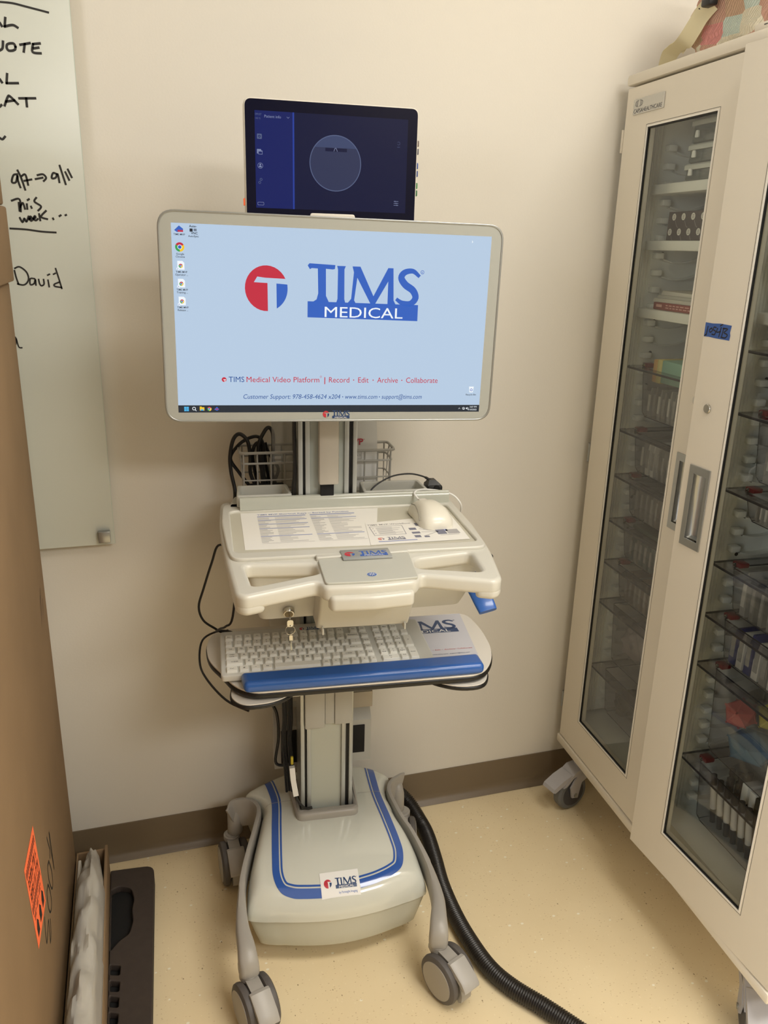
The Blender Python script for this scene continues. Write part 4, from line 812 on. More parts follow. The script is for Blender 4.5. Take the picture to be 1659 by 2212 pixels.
def row(y, items):
    x = mx
    for it in items:
        if isinstance(it, (int, float)): x += it*u; continue
        w = it[1]; key(x, y, w, it[0], it[2] if len(it) > 2 else ''); x += w*u
ys = [0.0065+i*kh for i in range(6)]
row(ys[0], [('Ctrl', 1.3), ('#', 1.15), ('~', 1.15), ('Alt', 1.2), ('', 4.9), ('Alt', 1.0), ('=', 1.0), ('Ctrl', 1.0), ('<-', 1.0), ('v', 1.0), ('->', 0.85)])
row(ys[1], [('<>Shift', 1.9)] + [(c, 1) for c in 'ZXCVBNM'] + [(',', 1, '<'), ('.', 1, '>'), ('/', 1, '?'), ('<>Shift', 1.65), ('^', 1), ('End', 1)])
row(ys[2], [('Lock', 1.45, 'Caps')] + [(c, 1) for c in 'ASDFGHJKL'] + [(';', 1, ':'), ("'", 1, '"'), ('Enter <-', 2.1), ('PgDn', 1)])
row(ys[3], [('Tab', 1.2)] + [(c, 1) for c in 'QWERTYUIOP'] + [('[', 1, '{'), (']', 1, '}'), ('\\', 1.35, '|'), ('PgUp', 1)])
for yy, its in ((ys[0], [('0', 2, 'Ins'), ('.', 1, 'Del')]), (ys[1], [('End', 1, '1'), ('v', 1, '2'), ('PgDn', 1, '3')]), (ys[2], [('4', 1), ('5', 1), ('6', 1)]), (ys[3], [('Home', 1, '7'), ('^', 1, '8'), ('PgUp', 1, '9')])):
    x = npx+0.45*u
    for it in its: key(x, yy, it[1], it[0], it[2] if len(it) > 2 else ''); x += it[1]*u
key(npx+3.45*u, ys[0], 1.12, 'Enter', '', 2.0); key(npx+3.45*u, ys[2], 1.12, '+', '', 2.0)
row(ys[4], [('`', 0.9, '~')] + [(str((i+1) % 10), 1, '!@#$%^&*()'[i]) for i in range(10)] + [('-', 1, '_'), ('=', 1, '+'), ('Backspace', 1.65), ('Home', 1)])
x = npx+0.45*u
for t in ('Num', '/', '*', '-'): key(x, ys[4], 1.0, t); x += u
row(ys[5], [('Esc', 1)] + [('F%d' % i, 1) for i in range(1, 13)] + [0.5, ('Prt', 1), ('Del', 1)]); x = npx+0.45*u
for t in ('Calc', 'Mail', 'Web'): key(x, ys[5], 1.0, t); x += u
if rest.v: r = rest.build('key', kb, smooth=30); r['kind'] = 'stuff'
b = MB(); b.tube([tuple(KO @ Vector(p)) for p in ((0.03, 0.163, 0.007), (0.02, 0.176, 0.006), (-0.004, 0.180, 0.006))] + [(-0.262, -0.09, 0.722), (-0.268, -0.15, 0.705), (-0.255, -0.21, 0.700), (-0.22, -0.28, 0.692), (-0.18, -0.315, 0.686)], 0.0022, M_black, seg=8)
b.build('keyboard_cable', kb)

# ------------------------------------------------------------------ printed sheets
def sheet(nm, label, cnr, z, draw):
    t = thing(nm, label, 'paper', ((cnr[0][0]+cnr[1][0])/2, (cnr[0][1]+cnr[2][1])/2, z), F_CART)
    b = MB(); b.loft([[(x, y, z) for x, y in cnr], [(x, y, z+0.0004) for x, y in cnr]], M_paper); b.build('paper', t, smooth=0)
    b = MB(); draw(b, z+0.0006); b.build('print', t, smooth=0); return t
def d1(b, z):
    M = PL((-0.176, -0.262, z), (1, 0.0, 0), (0, 1, 0)); w, h = 0.262, 0.205; random.seed(5)
    b.text('TIMS MVP Shortcut Keys -- Sorted by Function', 0.032, 0.187, 0.0105, M_inkb, M, width=0.186, bold=0.02)
    for x0, x1 in ((0.032, 0.128), (0.137, 0.228)):
        b.quad(x0, 0.176, x1, 0.181, M_inkb, M); y = 0.168
        while y > 0.03:
            if random.random() < 0.13: b.quad(x0, y-0.001, x1, y+0.0025, M_inkb, M)
            else:
                b.quad(x0, y, x0+random.uniform(0.012, 0.026), y+0.0021, M_pink, M); b.quad(x0+0.034, y, x0+random.uniform(0.055, x1-x0), y+0.0021, mat('ink_light', (186, 184, 184), 0.7), M)
            y -= 0.0062
        b.quad(x0, y, x1, y+0.001, M_pink, M)
sheet('printed_sheet', 'printed sheet of shortcut keys lying at left on the cart work surface', [(-0.176, -0.264), (0.060, -0.272), (0.106, -0.058), (-0.176, -0.056)], 0.9816, d1)
def d2(b, z):
    M = PL((0.052, -0.272, z), (1, 0.03, 0), (0, 1, 0)); G = M_pink; B_ = mat('ink_slate', (120, 122, 140), 0.7); lt = mat('ink_light', (186, 184, 184), 0.7)
    b.text('TIMS MVP Workflow', 0.014, 0.103, 0.0095, G, M, width=0.088, bold=0.02)
    b.plate([[(0.016, 0.046), (0.078, 0.046), (0.082, 0.096), (0.016, 0.096)], [(0.0168, 0.0468), (0.0772, 0.0468), (0.0812, 0.0952), (0.0168, 0.0952)]], 0, 0.0001, B_, M=M)
    random.seed(8)
    for i in range(8): b.quad(0.027, 0.087-0.005*i, random.uniform(0.055, 0.075), 0.0892-0.005*i, lt, M)
    for i in range(3): b.quad(0.020, 0.084-0.013*i, 0.0225, 0.086-0.013*i, B_, M)
    b.quad(0.016, 0.011, 0.090, 0.0150, M_inkb, M); logo(b, M @ Matrix.Translation((0.036, 0.019, 0)), 0.034, R=mat('ink_red', (214, 140, 132), 0.7), B=B_, reg=False)
    for x, y, w, h in ((0.090, 0.066, 0.014, 0.012), (0.090, 0.045, 0.016, 0.010), (0.090, 0.024, 0.012, 0.012), (0.108, 0.022, 0.010, 0.008), (0.108, 0.088, 0.04, 0.016)): b.quad(x, y, x+w, y+h, B_, M)
    for y in (0.070, 0.052, 0.030): b.stroke([(0.110, y), (0.142, 0.050)], 0.0018, G, M)
    b.quad(0.138, 0.034, 0.156, 0.062, B_, M); b.quad(0.158, 0.034, 0.182, 0.058, G, M); b.quad(0.156, 0.050, 0.162, 0.060, M_inkb, M); b.quad(0.140, 0.028, 0.178, 0.030, lt, M)
sheet('printed_sheet', 'printed workflow diagram sheet under the white mouse on the work surface', [(0.050, -0.273), (0.241, -0.266), (0.245, -0.122), (0.062, -0.152)], 0.9823, d2)
M_leaf = mat('leaflet_lavender', (206, 206, 214), 0.5)
lf = thing('desk_pad_sheet', 'grey blue leaflet with large logo, partly under the keyboard on the right side of tray', 'paper', (0.1, -0.14, 0.7196), F_CART)
b = MB(); q = [(-0.02, -0.2365), (0.2835, -0.2365), (0.303, -0.045), (-0.02, -0.045)]; b.loft([[(x, y, 0.7196) for x, y in q], [(x, y, 0.7200) for x, y in q]], M_leaf); b.build('paper', lf, smooth=0)
MLf = PL((0.1475, -0.1300, 0.7203), (1, -0.005, 0), (0, 1, 0))
b = MB(); logo(b, MLf, 0.1285, B=M_lnavy, disc=False)
MLg = PL((0.0, -0.2065, 0.7203), (1, -0.012, 0), (0, 1, 0)); b.text('Record', 0.150, 0, 0.0062, M_lred, MLg, width=0.026); b.text('Edit', 0.2025, 0.002, 0.0062, M_lred, MLg, width=0.011); b.text('Archive', 0.2215, 0.002, 0.0062, M_lred, MLg, width=0.023); b.text('Collaborate', 0.2495, 0.002, 0.0062, M_lred, MLg, width=0.031)
for x_ in (0.198, 0.2175, 0.2465): b.disc(x_, 0.0045, 0.0007, M_lred, MLg, 10)
b.text('www.tims.com', 0.190, -0.016, 0.0058, M_lnavy, MLg, width=0.034, shear=0.2); b.text('support@tims.com', 0.228, -0.016, 0.0058, M_lnavy, MLg, width=0.042, shear=0.2)
b.build('print', lf, smooth=0)

# ------------------------------------------------------------------ mouse, keys, plug
ms = thing('computer_mouse', 'white computer mouse with white cable on the right of the work surface', 'mouse', (0.195, -0.145, 0.9827), F_CART)
M_ms = mat('mouse_cream', (232, 228, 214), 0.3, coat=0.1)
b = MB(); R = []; MMo = Matrix.Translation((0.195, -0.148, 0.9829)) @ Matrix.Rotation(rad(4), 4, 'Z')
prof = [(-0.060, 0.012, 0.006), (-0.0585, 0.022, 0.013), (-0.052, 0.0295, 0.023), (-0.040, 0.0335, 0.031), (-0.022, 0.0345, 0.0365), (0.0, 0.0325, 0.038), (0.022, 0.031, 0.0355), (0.040, 0.0315, 0.030), (0.053, 0.030, 0.0235), (0.0585, 0.025, 0.018), (0.060, 0.018, 0.013)]
for y, w, h in prof:
    ring = []
    for k in range(28):
        a = 2*math.pi*k/28; ca, sa = math.cos(a), math.sin(a)
        x = w*math.copysign(abs(ca)**0.62, ca); z = h*(abs(sa)**0.75) if sa > 0 else 0.0
        if sa > 0: x *= 1-0.16*(z/h)**2*(1 if ca > 0 else 1.0)
        ring.append((x, y, z))
    R.append(ring)
b.loft(R, M_ms, M=MMo); b.build('mouse_body', ms, smooth=70)
b = MB(); b.tube([tuple(MMo @ Vector(p)) for p in ((-0.0342, -0.036, 0.012), (-0.0330, -0.025, 0.022), (-0.0312, -0.008, 0.0275), (-0.0285, 0.015, 0.028), (-0.027, 0.040, 0.022))], 0.0011, mat('seam_shadow', (150, 146, 134), 0.6), seg=6); b.build('side_button_edge', ms)
b = MB(); b.box((-0.008, 0.040, 0.0235), (0.008, 0.0565, 0.0275), M_lam, 0.001, M=MMo); b.build('cable_collar', ms)
b = MB(); b.tube([(0.196, -0.088, 1.000), (0.188, -0.072, 1.004), (0.186, -0.050, 1.010), (0.205, -0.036, 1.012), (0.240, -0.034, 1.008), (0.272, -0.036, 0.999), (0.2875, -0.045, 0.985), (0.2945, -0.040, 0.968), (0.2950, -0.022, 0.948), (0.287, 0.03, 0.936), (0.25, 0.062, 0.938)], 0.0021, M_white, seg=8); b.build('mouse_cable', ms)
ks = thing('lock_key', 'small silver key with key ring hanging from the drawer lock', 'key', (-0.107, -0.340, 0.819), F_CART); ks.matrix_world = F_CART @ Matrix.Translation((-0.1040, -0.324, 0.812))
b = MB(); b.box((-0.1078, -0.3440, 0.8765), (-0.1062, -0.3295, 0.8815), M_chrome, 0.0003); b.plate([fillet([(-0.1125, 0.865), (-0.1015, 0.865), (-0.1015, 0.878), (-0.1125, 0.878)], 0.004), [( -0.107+0.0014*math.cos(i*.7854), 0.8675+0.0014*math.sin(i*.7854)) for i in range(8)]], 0, 0.0016, M_chrome, M=PL((0, -0.3455, 0), (1, 0, 0), (0, 0, 1))); b.build('key_blade', ks)
b = MB(); c = [(-0.107+0.0085*math.cos(2*math.pi*i/24), -0.3463-0.001*math.sin(4*math.pi*i/24), 0.8585+0.0085*math.sin(2*math.pi*i/24)) for i in range(24)]; b.tube(c, 0.0007, M_chrome, seg=6, smooth=False, closed=True); b.build('key_ring', ks)
b = MB(); b.plate([fillet([(-0.1090, 0.838), (-0.1030, 0.838), (-0.1030, 0.849), (-0.1090, 0.849)], 0.0025)], 0, 0.0014, M_chrome, M=PL((0, -0.3462, 0), (1, 0, 0), (0, 0, 1))); b.box((-0.1070, -0.3480, 0.819), (-0.1047, -0.3468, 0.839), M_steel, 0.0003); b.build('spare_key', ks)
pg = thing('plug_adapter', 'black angled plug adapter with thin black cord at the back right of the cart', 'plug', (0.238, 0.000, 0.9985), F_CART)
b = MB(); b.box((0.224, -0.020, 0.9985), (0.257, 0.022, 1.014), M_black, 0.004); b.loft([[(0.225, -0.016, 1.013), (0.254, -0.016, 1.013), (0.252, 0.016, 1.013), (0.226, 0.016, 1.013)], [(0.229, -0.008, 1.024), (0.244, -0.008, 1.024), (0.243, 0.008, 1.024), (0.230, 0.008, 1.024)]], M_black); b.cyl((0.243, -0.018, 1.009), (0.243, -0.0235, 1.009), 0.0065, M_blackm, 20); b.build('plug_body', pg)
b = MB(); b.tube([(0.234, 0.0, 1.021), (0.218, 0.006, 1.029), (0.190, 0.012, 1.034), (0.155, 0.014, 1.030), (0.125, 0.010, 1.018), (0.105, 0.004, 1.004), (0.098, 0.0, 0.9905)], lambda t: 0.0030 if t < 0.12 else 0.0018, M_black, seg=8); b.build('plug_cord', pg)

# ------------------------------------------------------------------ cables
solo(MB().tube([(-0.185, 0.080, 0.95), (-0.181, 0.094, 0.983), (-0.188, 0.10, 1.026), (-0.189, 0.10, 1.062), (-0.181, 0.10, 1.098), (-0.167, 0.10, 1.110), (-0.151, 0.10, 1.094), (-0.146, 0.10, 1.06), (-0.146, 0.10, 1.02), (-0.13, 0.098, 0.988), (-0.11, 0.098, 0.990), (-0.122, 0.10, 1.03), (-0.128, 0.102, 1.08), (-0.115, 0.104, 1.112), (-0.104, 0.104, 1.122), (-0.096, 0.104, 1.108), (-0.096, 0.104, 1.07), (-0.099, 0.10, 1.02), (-0.09, 0.098, 0.986), (-0.10, 0.09, 0.983), (-0.15, 0.088, 0.986)], 0.0042, M_black, seg=10), 'coiled_cable', 'black cable with tall loops rising out of the left wire basket, nearest its left end', 'cable', F_CART)
solo(MB().tube([(-0.145, 0.112, 0.985), (-0.170, 0.114, 1.020), (-0.188, 0.116, 1.052), (-0.172, 0.114, 1.080), (-0.150, 0.114, 1.096), (-0.128, 0.114, 1.100), (-0.117, 0.114, 1.084), (-0.112, 0.114, 1.040), (-0.106, 0.114, 0.990), (-0.124, 0.114, 0.985), (-0.136, 0.114, 1.02), (-0.140, 0.114, 1.065), (-0.130, 0.114, 1.086), (-0.120, 0.118, 1.074), (-0.118, 0.122, 1.03), (-0.112, 0.122, 0.986), (-0.098, 0.122, 0.99), (-0.084, 0.122, 1.022), (-0.097, 0.120, 1.048), (-0.108, 0.12, 1.07), (-0.112, 0.12, 1.085)], 0.0038, M_black, seg=10), 'coiled_cable', 'black cable coiled in the middle of the left wire basket', 'cable', F_CART)
b = MB(); b.box((-0.150, 0.074, 0.9785), (-0.076, 0.084, 1.004), M_blackm, 0.003); b.tube([(-0.12, 0.079, 1.003), (-0.121, 0.080, 1.03), (-0.124, 0.080, 1.07)], 0.006, M_black, seg=8)
solo(b, 'power_brick', 'black power adapter standing low in the left wire basket', 'adapter', F_CART)
for dx, lab in ((0, 'black cable running straight up the left edge of the column, front of the pair'), (0.0062, 'black cable against the left edge of the column, rear of the pair')):
    solo(MB().tube([(-0.0615+dx*0.2, -0.030+dx*1.6, 1.35), (-0.0635+dx*0.3, -0.030+dx*1.6, 1.154), (-0.0630+dx*0.3, -0.030+dx*1.6, 1.115), (-0.0620, -0.030+dx*1.6, 1.057), (-0.0640-dx*0.3, -0.030+dx*1.6, 1.01), (-0.0645, -0.030+dx*1.6, 0.95)], 0.0036, M_black, seg=8), 'data_cable', lab, 'cable', F_CART)
solo(MB().tube([(-0.196, -0.10, 0.925), (-0.222, -0.10, 0.932), (-0.236, -0.10, 0.897), (-0.254, -0.10, 0.843), (-0.2655, -0.10, 0.803), (-0.258, -0.10, 0.772), (-0.235, -0.095, 0.749), (-0.222, -0.085, 0.735), (-0.21, -0.06, 0.726)], 0.0024, M_black, seg=8), 'data_cable', 'thin black cable arching out at the left side between work surface and tray', 'cable', F_CART)
solo(MB().tube([(-0.186, -0.16, 0.925), (-0.200, -0.150, 0.800), (-0.214, -0.135, 0.772), (-0.225, -0.115, 0.758), (-0.234, -0.098, 0.7435)], 0.0024, M_black, seg=8), 'data_cable', 'short black cable dropping under the drawer to the back left of keyboard', 'cable', F_CART)
random.seed(2)
for i in range(4):
    dx, dy = (-0.0095+0.0064*i), (0.0035*(i % 2))
    solo(MB().tube([(-0.084+dx, -0.020+dy, 0.690), (-0.084+dx, -0.020+dy, 0.560), (-0.083+dx, -0.012+dy, 0.50), (-0.0825+dx, -0.006+dy, 0.455), (-0.086+dx, -0.006+dy, 0.41), (-0.083+dx, -0.004+dy, 0.36), (-0.079+dx, -0.002+dy, 0.30), (-0.077+dx, -0.001+dy, 0.262)], 0.0030, M_black, seg=8), 'data_cable', 'black cable in the bundle hanging down the left of the column below the tray', 'cable', F_CART, 'bundled cables left of the column')
solo(MB().tube([(-0.20, -0.19, 0.683), (-0.165, -0.10, 0.60), (-0.160, 0.012, 0.53), (-0.128, 0.018, 0.505), (-0.106, 0.020, 0.468), (-0.102, 0.020, 0.40), (-0.110, 0.020, 0.335), (-0.094, 0.020, 0.322), (-0.082, 0.020, 0.328)], 0.0035, M_black, seg=8), 'data_cable', 'black cable swinging from under the tray into the bundle with a loop below', 'cable', F_CART)
solo(MB().tube([(-0.0745, -0.0505, 0.325), (-0.0700, -0.0565, 0.290), (-0.058, -0.055, 0.262), (-0.045, -0.050, 0.247), (-0.032, -0.0465, 0.2445)], lambda t: 0.0030 if t < 0.8 else 0.0036, M_black, seg=8), 'data_cable', 'black cable leaving the white clip towards the foot of the column', 'cable', F_CART)
solo(MB().box((-0.078, -0.024, 0.352), (-0.072, -0.018, 0.372), mat('yellow_tag', (210, 190, 60), 0.6), 0.001), 'cable_tag', 'small yellow tag among the black cables beside the column', 'tag', F_CART)
def hose():
    P = catmull([(0.560, 0.0-0.042, 0.10), (0.600, -0.030, 0.085), (0.640, -0.046, 0.052), (0.660, -0.10, 0.0225), (0.661, -0.155, 0.0195), (0.650, -0.24, 0.0192), (0.636, -0.33, 0.0192), (0.632, -0.43, 0.0192), (0.638, -0.515, 0.0192), (0.651, -0.585, 0.0192), (0.677, -0.64, 0.0192), (0.720, -0.70, 0.0192), (0.765, -0.77, 0.0192), (0.82, -0.86, 0.0192), (0.88, -0.98, 0.0192)], 40)
    d = [0]
    for i in range(1, len(P)): d.append(d[-1]+(P[i]-P[i-1]).length)
    # even spacing, four samples to a rib
    Ltot = d[-1]; ribs = int(Ltot/0.0052); n = ribs*4; Q = []; k = 0
    for i in range(n+1):
        s_ = Ltot*i/n
        while k < len(d)-2 and d[k+1] < s_: k += 1
        t = (s_-d[k])/max(d[k+1]-d[k], 1e-9); Q.append(P[k].lerp(P[k+1], t))
    return MB().tube(Q, lambda t: 0.0172+0.0018*(1 if int(round(t*n)) % 4 in (1, 2) else -0.6), mat('hose_black', (34, 30, 27), 0.36), seg=16, smooth=False)
solo(hose(), 'corrugated_hose', 'thick black corrugated hose snaking across the floor from behind the cart', 'hose', smooth=70)

# ------------------------------------------------------------------ pouches in the right basket
pk = thing('document_pouch', 'white paper packet with red lettering standing in the wire basket right of the column', 'packet', (0.11, 0.095, 0.98), F_CART)
b = MB(); b.loft([[(0.074, 0.088, z0_), (0.132, 0.088, z0_), (0.132, 0.092, z0_), (0.074, 0.092, z0_)] for z0_ in (0.978, 0.982)] + [[(0.070, 0.088-w, z0_), (0.1335-k, 0.088-w, z0_), (0.1335-k, 0.094+w, z0_), (0.070, 0.094+w, z0_)] for z0_, w, k in ((1.02, 0.003, 0), (1.06, 0.004, 0.001), (1.10, 0.003, 0.002), (1.135, 0.001, 0.004), (1.16, 0.0002, 0.006))], M_white); b.build('packet_body', pk, smooth=60)
MPk = PL((0.070, 0.0825, 0), (1, 0, 0), (0, 0, 1))
b = MB(); b.text('MVP', 0.0300, 1.084, 0.020, M_lred, MPk, align='R', bold=0.02); b.ringd(0.0318, 1.096, 0.0009, 0.0014, M_lred, MPk, 10)
b.plate([[(-0.0, 1.052), (0.0265, 1.052), (0.0265, 1.070), (0, 1.070)], [(0.0006, 1.0526), (0.0259, 1.0526), (0.0259, 1.0694), (0.0006, 1.0694)]], 0, 0.0002, M_pink, M=MPk); b.text('Rev. 2', 0.011, 1.0585, 0.0055, M_pink, MPk, bold=0.02)
for i in range(4): b.quad(0.002, 1.140-0.0055*i, 0.014, 1.1425-0.0055*i, M_pink, MPk)
b.build('packet_print', pk, smooth=0)
M_cl = clear('clear_pouch', (232, 232, 230), refl=2.0, rough=0.08, haze=0.16, hazecol=(220, 218, 214))
b = MB(); b.loft([[(-0.100, 0.087-w, z), (-0.055, 0.087-w, z), (-0.055, 0.091+w, z), (-0.100+k, 0.091+w, z)] for z, w, k in ((0.982, 0.002, 0), (1.03, 0.007, 0), (1.08, 0.006, 0.006), (1.13, 0.003, 0.013), (1.165, 0.0006, 0.018))], M_cl)
solo(b, 'clear_pouch', 'crinkled clear plastic pouch in the wire basket left of the column', 'pouch', F_CART, smooth=20)

# ------------------------------------------------------------------ supply cabinet
cb = thing('supply_cabinet', 'tall white metal supply cabinet on casters with two glass doors, at the right', 'cabinet', (0.28, -0.44, 0), F_CABR)
def cbx(b, u0, u1, v0, v1, z0, z1, m, bev=0.0): return b.box((v0, -u1, z0), (v1, -u0, z1), m, bev)
MD1 = PL((0, 0, 0), (0, -1, 0), (0, 0, 1))            # door plane: x = u, y = z, facing the room
_hg = Vector((0.012, -0.872, 0)); ROT2 = Matrix.Translation(_hg) @ Matrix.Rotation(rad(4.7), 4, 'Z') @ Matrix.Translation(-_hg)
MD2 = ROT2 @ MD1
b = MB()
cbx(b, 0, 0.016, 0.022, 0.55, 0.188, 1.846, M_metalw); cbx(b, 0.858, 0.874, 0.022, 0.55, 0.188, 1.846, M_metalw); cbx(b, 0.016, 0.858, 0.535, 0.55, 0.188, 1.846, M_inner)
cbx(b, 0.016, 0.858, 0.03, 0.535, 0.186, 0.262, M_inner); cbx(b, 0.016, 0.858, 0.03, 0.535, 1.80, 1.846, M_inner)
cbx(b, 0.016, 0.030, 0.022, 0.060, 0.262, 1.80, M_inner); cbx(b, 0.846, 0.858, 0.022, 0.060, 0.262, 1.80, M_inner); b.build('cabinet_body', cb)
b = MB(); cbx(b, -0.004, 0.878, -0.004, 0.552, 0.164, 0.1875, M_metalw, 0.004); b.build('base_strip', cb)
b = MB(); cbx(b, -0.003, 0.877, -0.003, 0.552, 1.8505, 1.8735, M_metalw, 0.006); cbx(b, 0.02, 0.85, 0.03, 0.54, 1.846, 1.851, M_metalw); b.build('cabinet_lid', cb)
b = MB(); cbx(b, 0.405, 0.46, 0.004, 0.060, 1.8736, 1.886, M_metalw, 0.003); cbx(b, 0.432, 0.440, 0.0032, 0.0042, 1.8795, 1.881, M_alud); b.build('lid_catch', cb)
b = MB(); cbx(b, 0.434, 0.446, 0.078, 0.535, 0.262, 1.80, M_inner); b.build('divider', cb)
M_glass = clear('door_glass', (240, 243, 238), refl=1.9, rough=0.01)
def door(name, MD, u0, u1, left):
    g0, g1 = (0.100, 0.342) if left else (0.541, 0.774)
    h0, h1 = (0.366, 0.424) if left else (0.459, 0.517)
    z0, z1, gz0, gz1 = 0.1905, 1.8455, 0.289, 1.7585
    b = MB(); hole = [(g0, gz0), (g1, gz0), (g1, gz1), (g0, gz1)]; hh = [(h0+.004, 0.947), (h1-.004, 0.947), (h1-.004, 1.100), (h0+.004, 1.100)]
    b.plate([[(u0, z0), (u1, z0), (u1, z1), (u0, z1)], hole, hh], -0.020, 0, M_metalw, 0.0018, M=MD)
    d = b.build(name, cb, smooth=40)
    fr = lambda a: [(g0+a, gz0+a), (g1-a, gz0+a), (g1-a, gz1-a), (g0+a, gz1-a)]
    b = MB(); b.plate([fr(-0.0022), fr(0.0006)], -0.001, 0.0012, mat('bead_white', (238, 234, 224), 0.4), M=MD); b.plate([fr(-0.0055), fr(-0.0047)], -0.001, 0.0002, M_alud, M=MD); b.build('glazing_bead', d)
    b = MB(); b.plate([fr(0.0006), fr(0.0036)], -0.0045, -0.0008, M_gask, M=MD); b.build('gasket', d)
    b = MB(); b.poly([fr(0.001)[i]+(-0.0035,) for i in range(4)], M_glass, MD); b.build('glass_pane', d, smooth=0)
    b = MB(); b.plate([[(h0, 0.941), (h1, 0.941), (h1, 1.107), (h0, 1.107)], [(h0+.013, 0.957), (h1-.009, 0.957), (h1-.009, 1.091), (h0+.013, 1.091)]], -0.0005, 0.0022, M_steel, 0.0006, M=MD)
    R = []
    for z in (0.9575, 0.962, 1.086, 1.0905):
        dp = 0.4 if z in (0.9575, 1.0905) else 1.0; c = (h0+h1+0.004)/2; r = (h1-h0-0.022)/2
        R.append([(c + r*math.cos(a), z, -0.0005 - dp*0.0155*math.sin(a)) for a in [math.pi*k/12 for k in range(13)]])
    V = [p for r in R for p in r]; b.add(V, [(i*13+k, i*13+k+1, (i+1)*13+k+1, (i+1)*13+k) for i in range(3) for k in range(12)] , M_steel, MD); b.build('pull_handle', d)
    lu = 0.4015 if left else 0.4815
    b = MB(); o = MD @ Vector((lu, 1.2215, 0)); nn = MD.to_3x3() @ Vector((0, 0, 1)); b.lathe(o, nn, [(0, 0.0092), (0.002, 0.0092), (0.0032, 0.0080), (0.0032, 0.0066)], M_chrome, 32); b.lathe(o+nn*0.0008, nn, [(0, 0.0067), (0.0016, 0.0064), (0.0019, 0.0)], M_blackm, 32); b.build('lock', d)
    return d
d1_ = door('cabinet_door', MD1, 0.003, 0.4375, True); d2_ = door('cabinet_door', MD2, 0.4395, 0.872, False)
for z in (1.740, 1.013, 0.2955):
    b = MB(); b.cyl((0.006, 0.0085, z-0.024), (0.006, 0.0085, z+0.024), 0.0045, M_steel if z < 1.5 else M_metalw, 12); b.box((0.002, 0.002, z-0.022), (0.010, 0.0075, z+0.022), M_steel if z < 1.5 else M_metalw, 0.0005); b.build('hinge', cb)
b = MB(); MBg = MD1 @ Matrix.Translation((0.036, 1.788, 0.0006)); b.plate([fillet([(0, 0), (0.119, 0), (0.119, 0.031), (0, 0.031)], 0.002)], 0, 0.0016, mat('badge_plate', (196, 194, 186), 0.25, metal=0.4), 0.0004, M=MBg)
MB2 = MBg @ Matrix.Translation((0, 0, 0.0018)); Kt = mat('badge_ink', (44, 44, 60), 0.5)
b.text('CAPSAHEALTHCARE', 0.004, 0.0030, 0.0118, Kt, MB2, width=0.109)
for sx in (-1, 1):
    for r_, h_ in ((0.0135, 0.0048), (0.0095, 0.0062), (0.0055, 0.0068)):
        b.stroke([(0.0225+sx*(r_-0.003), 0.0215+h_), (0.0225+sx*r_, 0.0215+h_*0.6), (0.0225+sx*r_, 0.0215-h_*0.6), (0.0225+sx*(r_-0.003), 0.0215-h_)], 0.0011, Kt, MB2, smooth=False)
b.build('badge', cb)
# inner liners with moulded runners
PITCH = 0.0385
def liner(u, sg):
    b = MB()
    cbx(b, min(u, u+sg*.003), max(u, u+sg*.003), 0.062, 0.50, 0.275, 1.79, M_inner)
    for v in (0.064, 0.072, 0.080): cbx(b, min(u, u+sg*.007), max(u, u+sg*.007), v, v+0.0035, 0.275, 1.79, M_inner, 0.001)
    z = 1.239 - PITCH*24
    while z < 1.75:
        cbx(b, min(u+sg*.002, u+sg*.022), max(u+sg*.002, u+sg*.022), 0.090, 0.112, z-0.020, z-0.006, M_inner, 0.003)
        prof = [(0.112, z-0.020), (0.14, z-0.026), (0.18, z-0.024), (0.22, z-0.012), (0.25, z-0.010), (0.27, z-0.022), (0.30, z-0.026), (0.48, z-0.018)]
        P = catmull([(v, 0, zz) for v, zz in prof], 3); V = []
        for p in P: V += [(p.x, -(u+sg*.002), p.z), (p.x, -(u+sg*.019), p.z), (p.x, -(u+sg*.019), p.z-0.003), (p.x, -(u+sg*.002), p.z-0.003)]
        b.add(V, [(4*i+k, 4*i+(k+1) % 4, 4*(i+1)+(k+1) % 4, 4*(i+1)+k) for i in range(len(P)-1) for k in range(4)], M_inner)
        z += PITCH
    for zz in (1.50, 1.345, 1.27, 1.19, 0.99, 0.90, 0.60, 0.36): b.cyl((0.118, -(u+sg*.0028), zz), (0.118, -(u+sg*.0036), zz), 0.0042, M_alud, 12)
    b.build('rack_liner', cb, smooth=40)
liner(0.030, 1); liner(0.434, -1); liner(0.446, 1); liner(0.846, -1)
for z in (1.647, 1.528, 1.378):
    b = MB(); cbx(b, 0.052, 0.412, 0.056, 0.48, z-0.021, z, M_inner, 0.002); b.build('shelf', cb)
for z in (1.512, 1.40):
    b = MB(); cbx(b, 0.468, 0.824, 0.056, 0.48, z-0.021, z, M_inner, 0.002); b.build('shelf', cb)
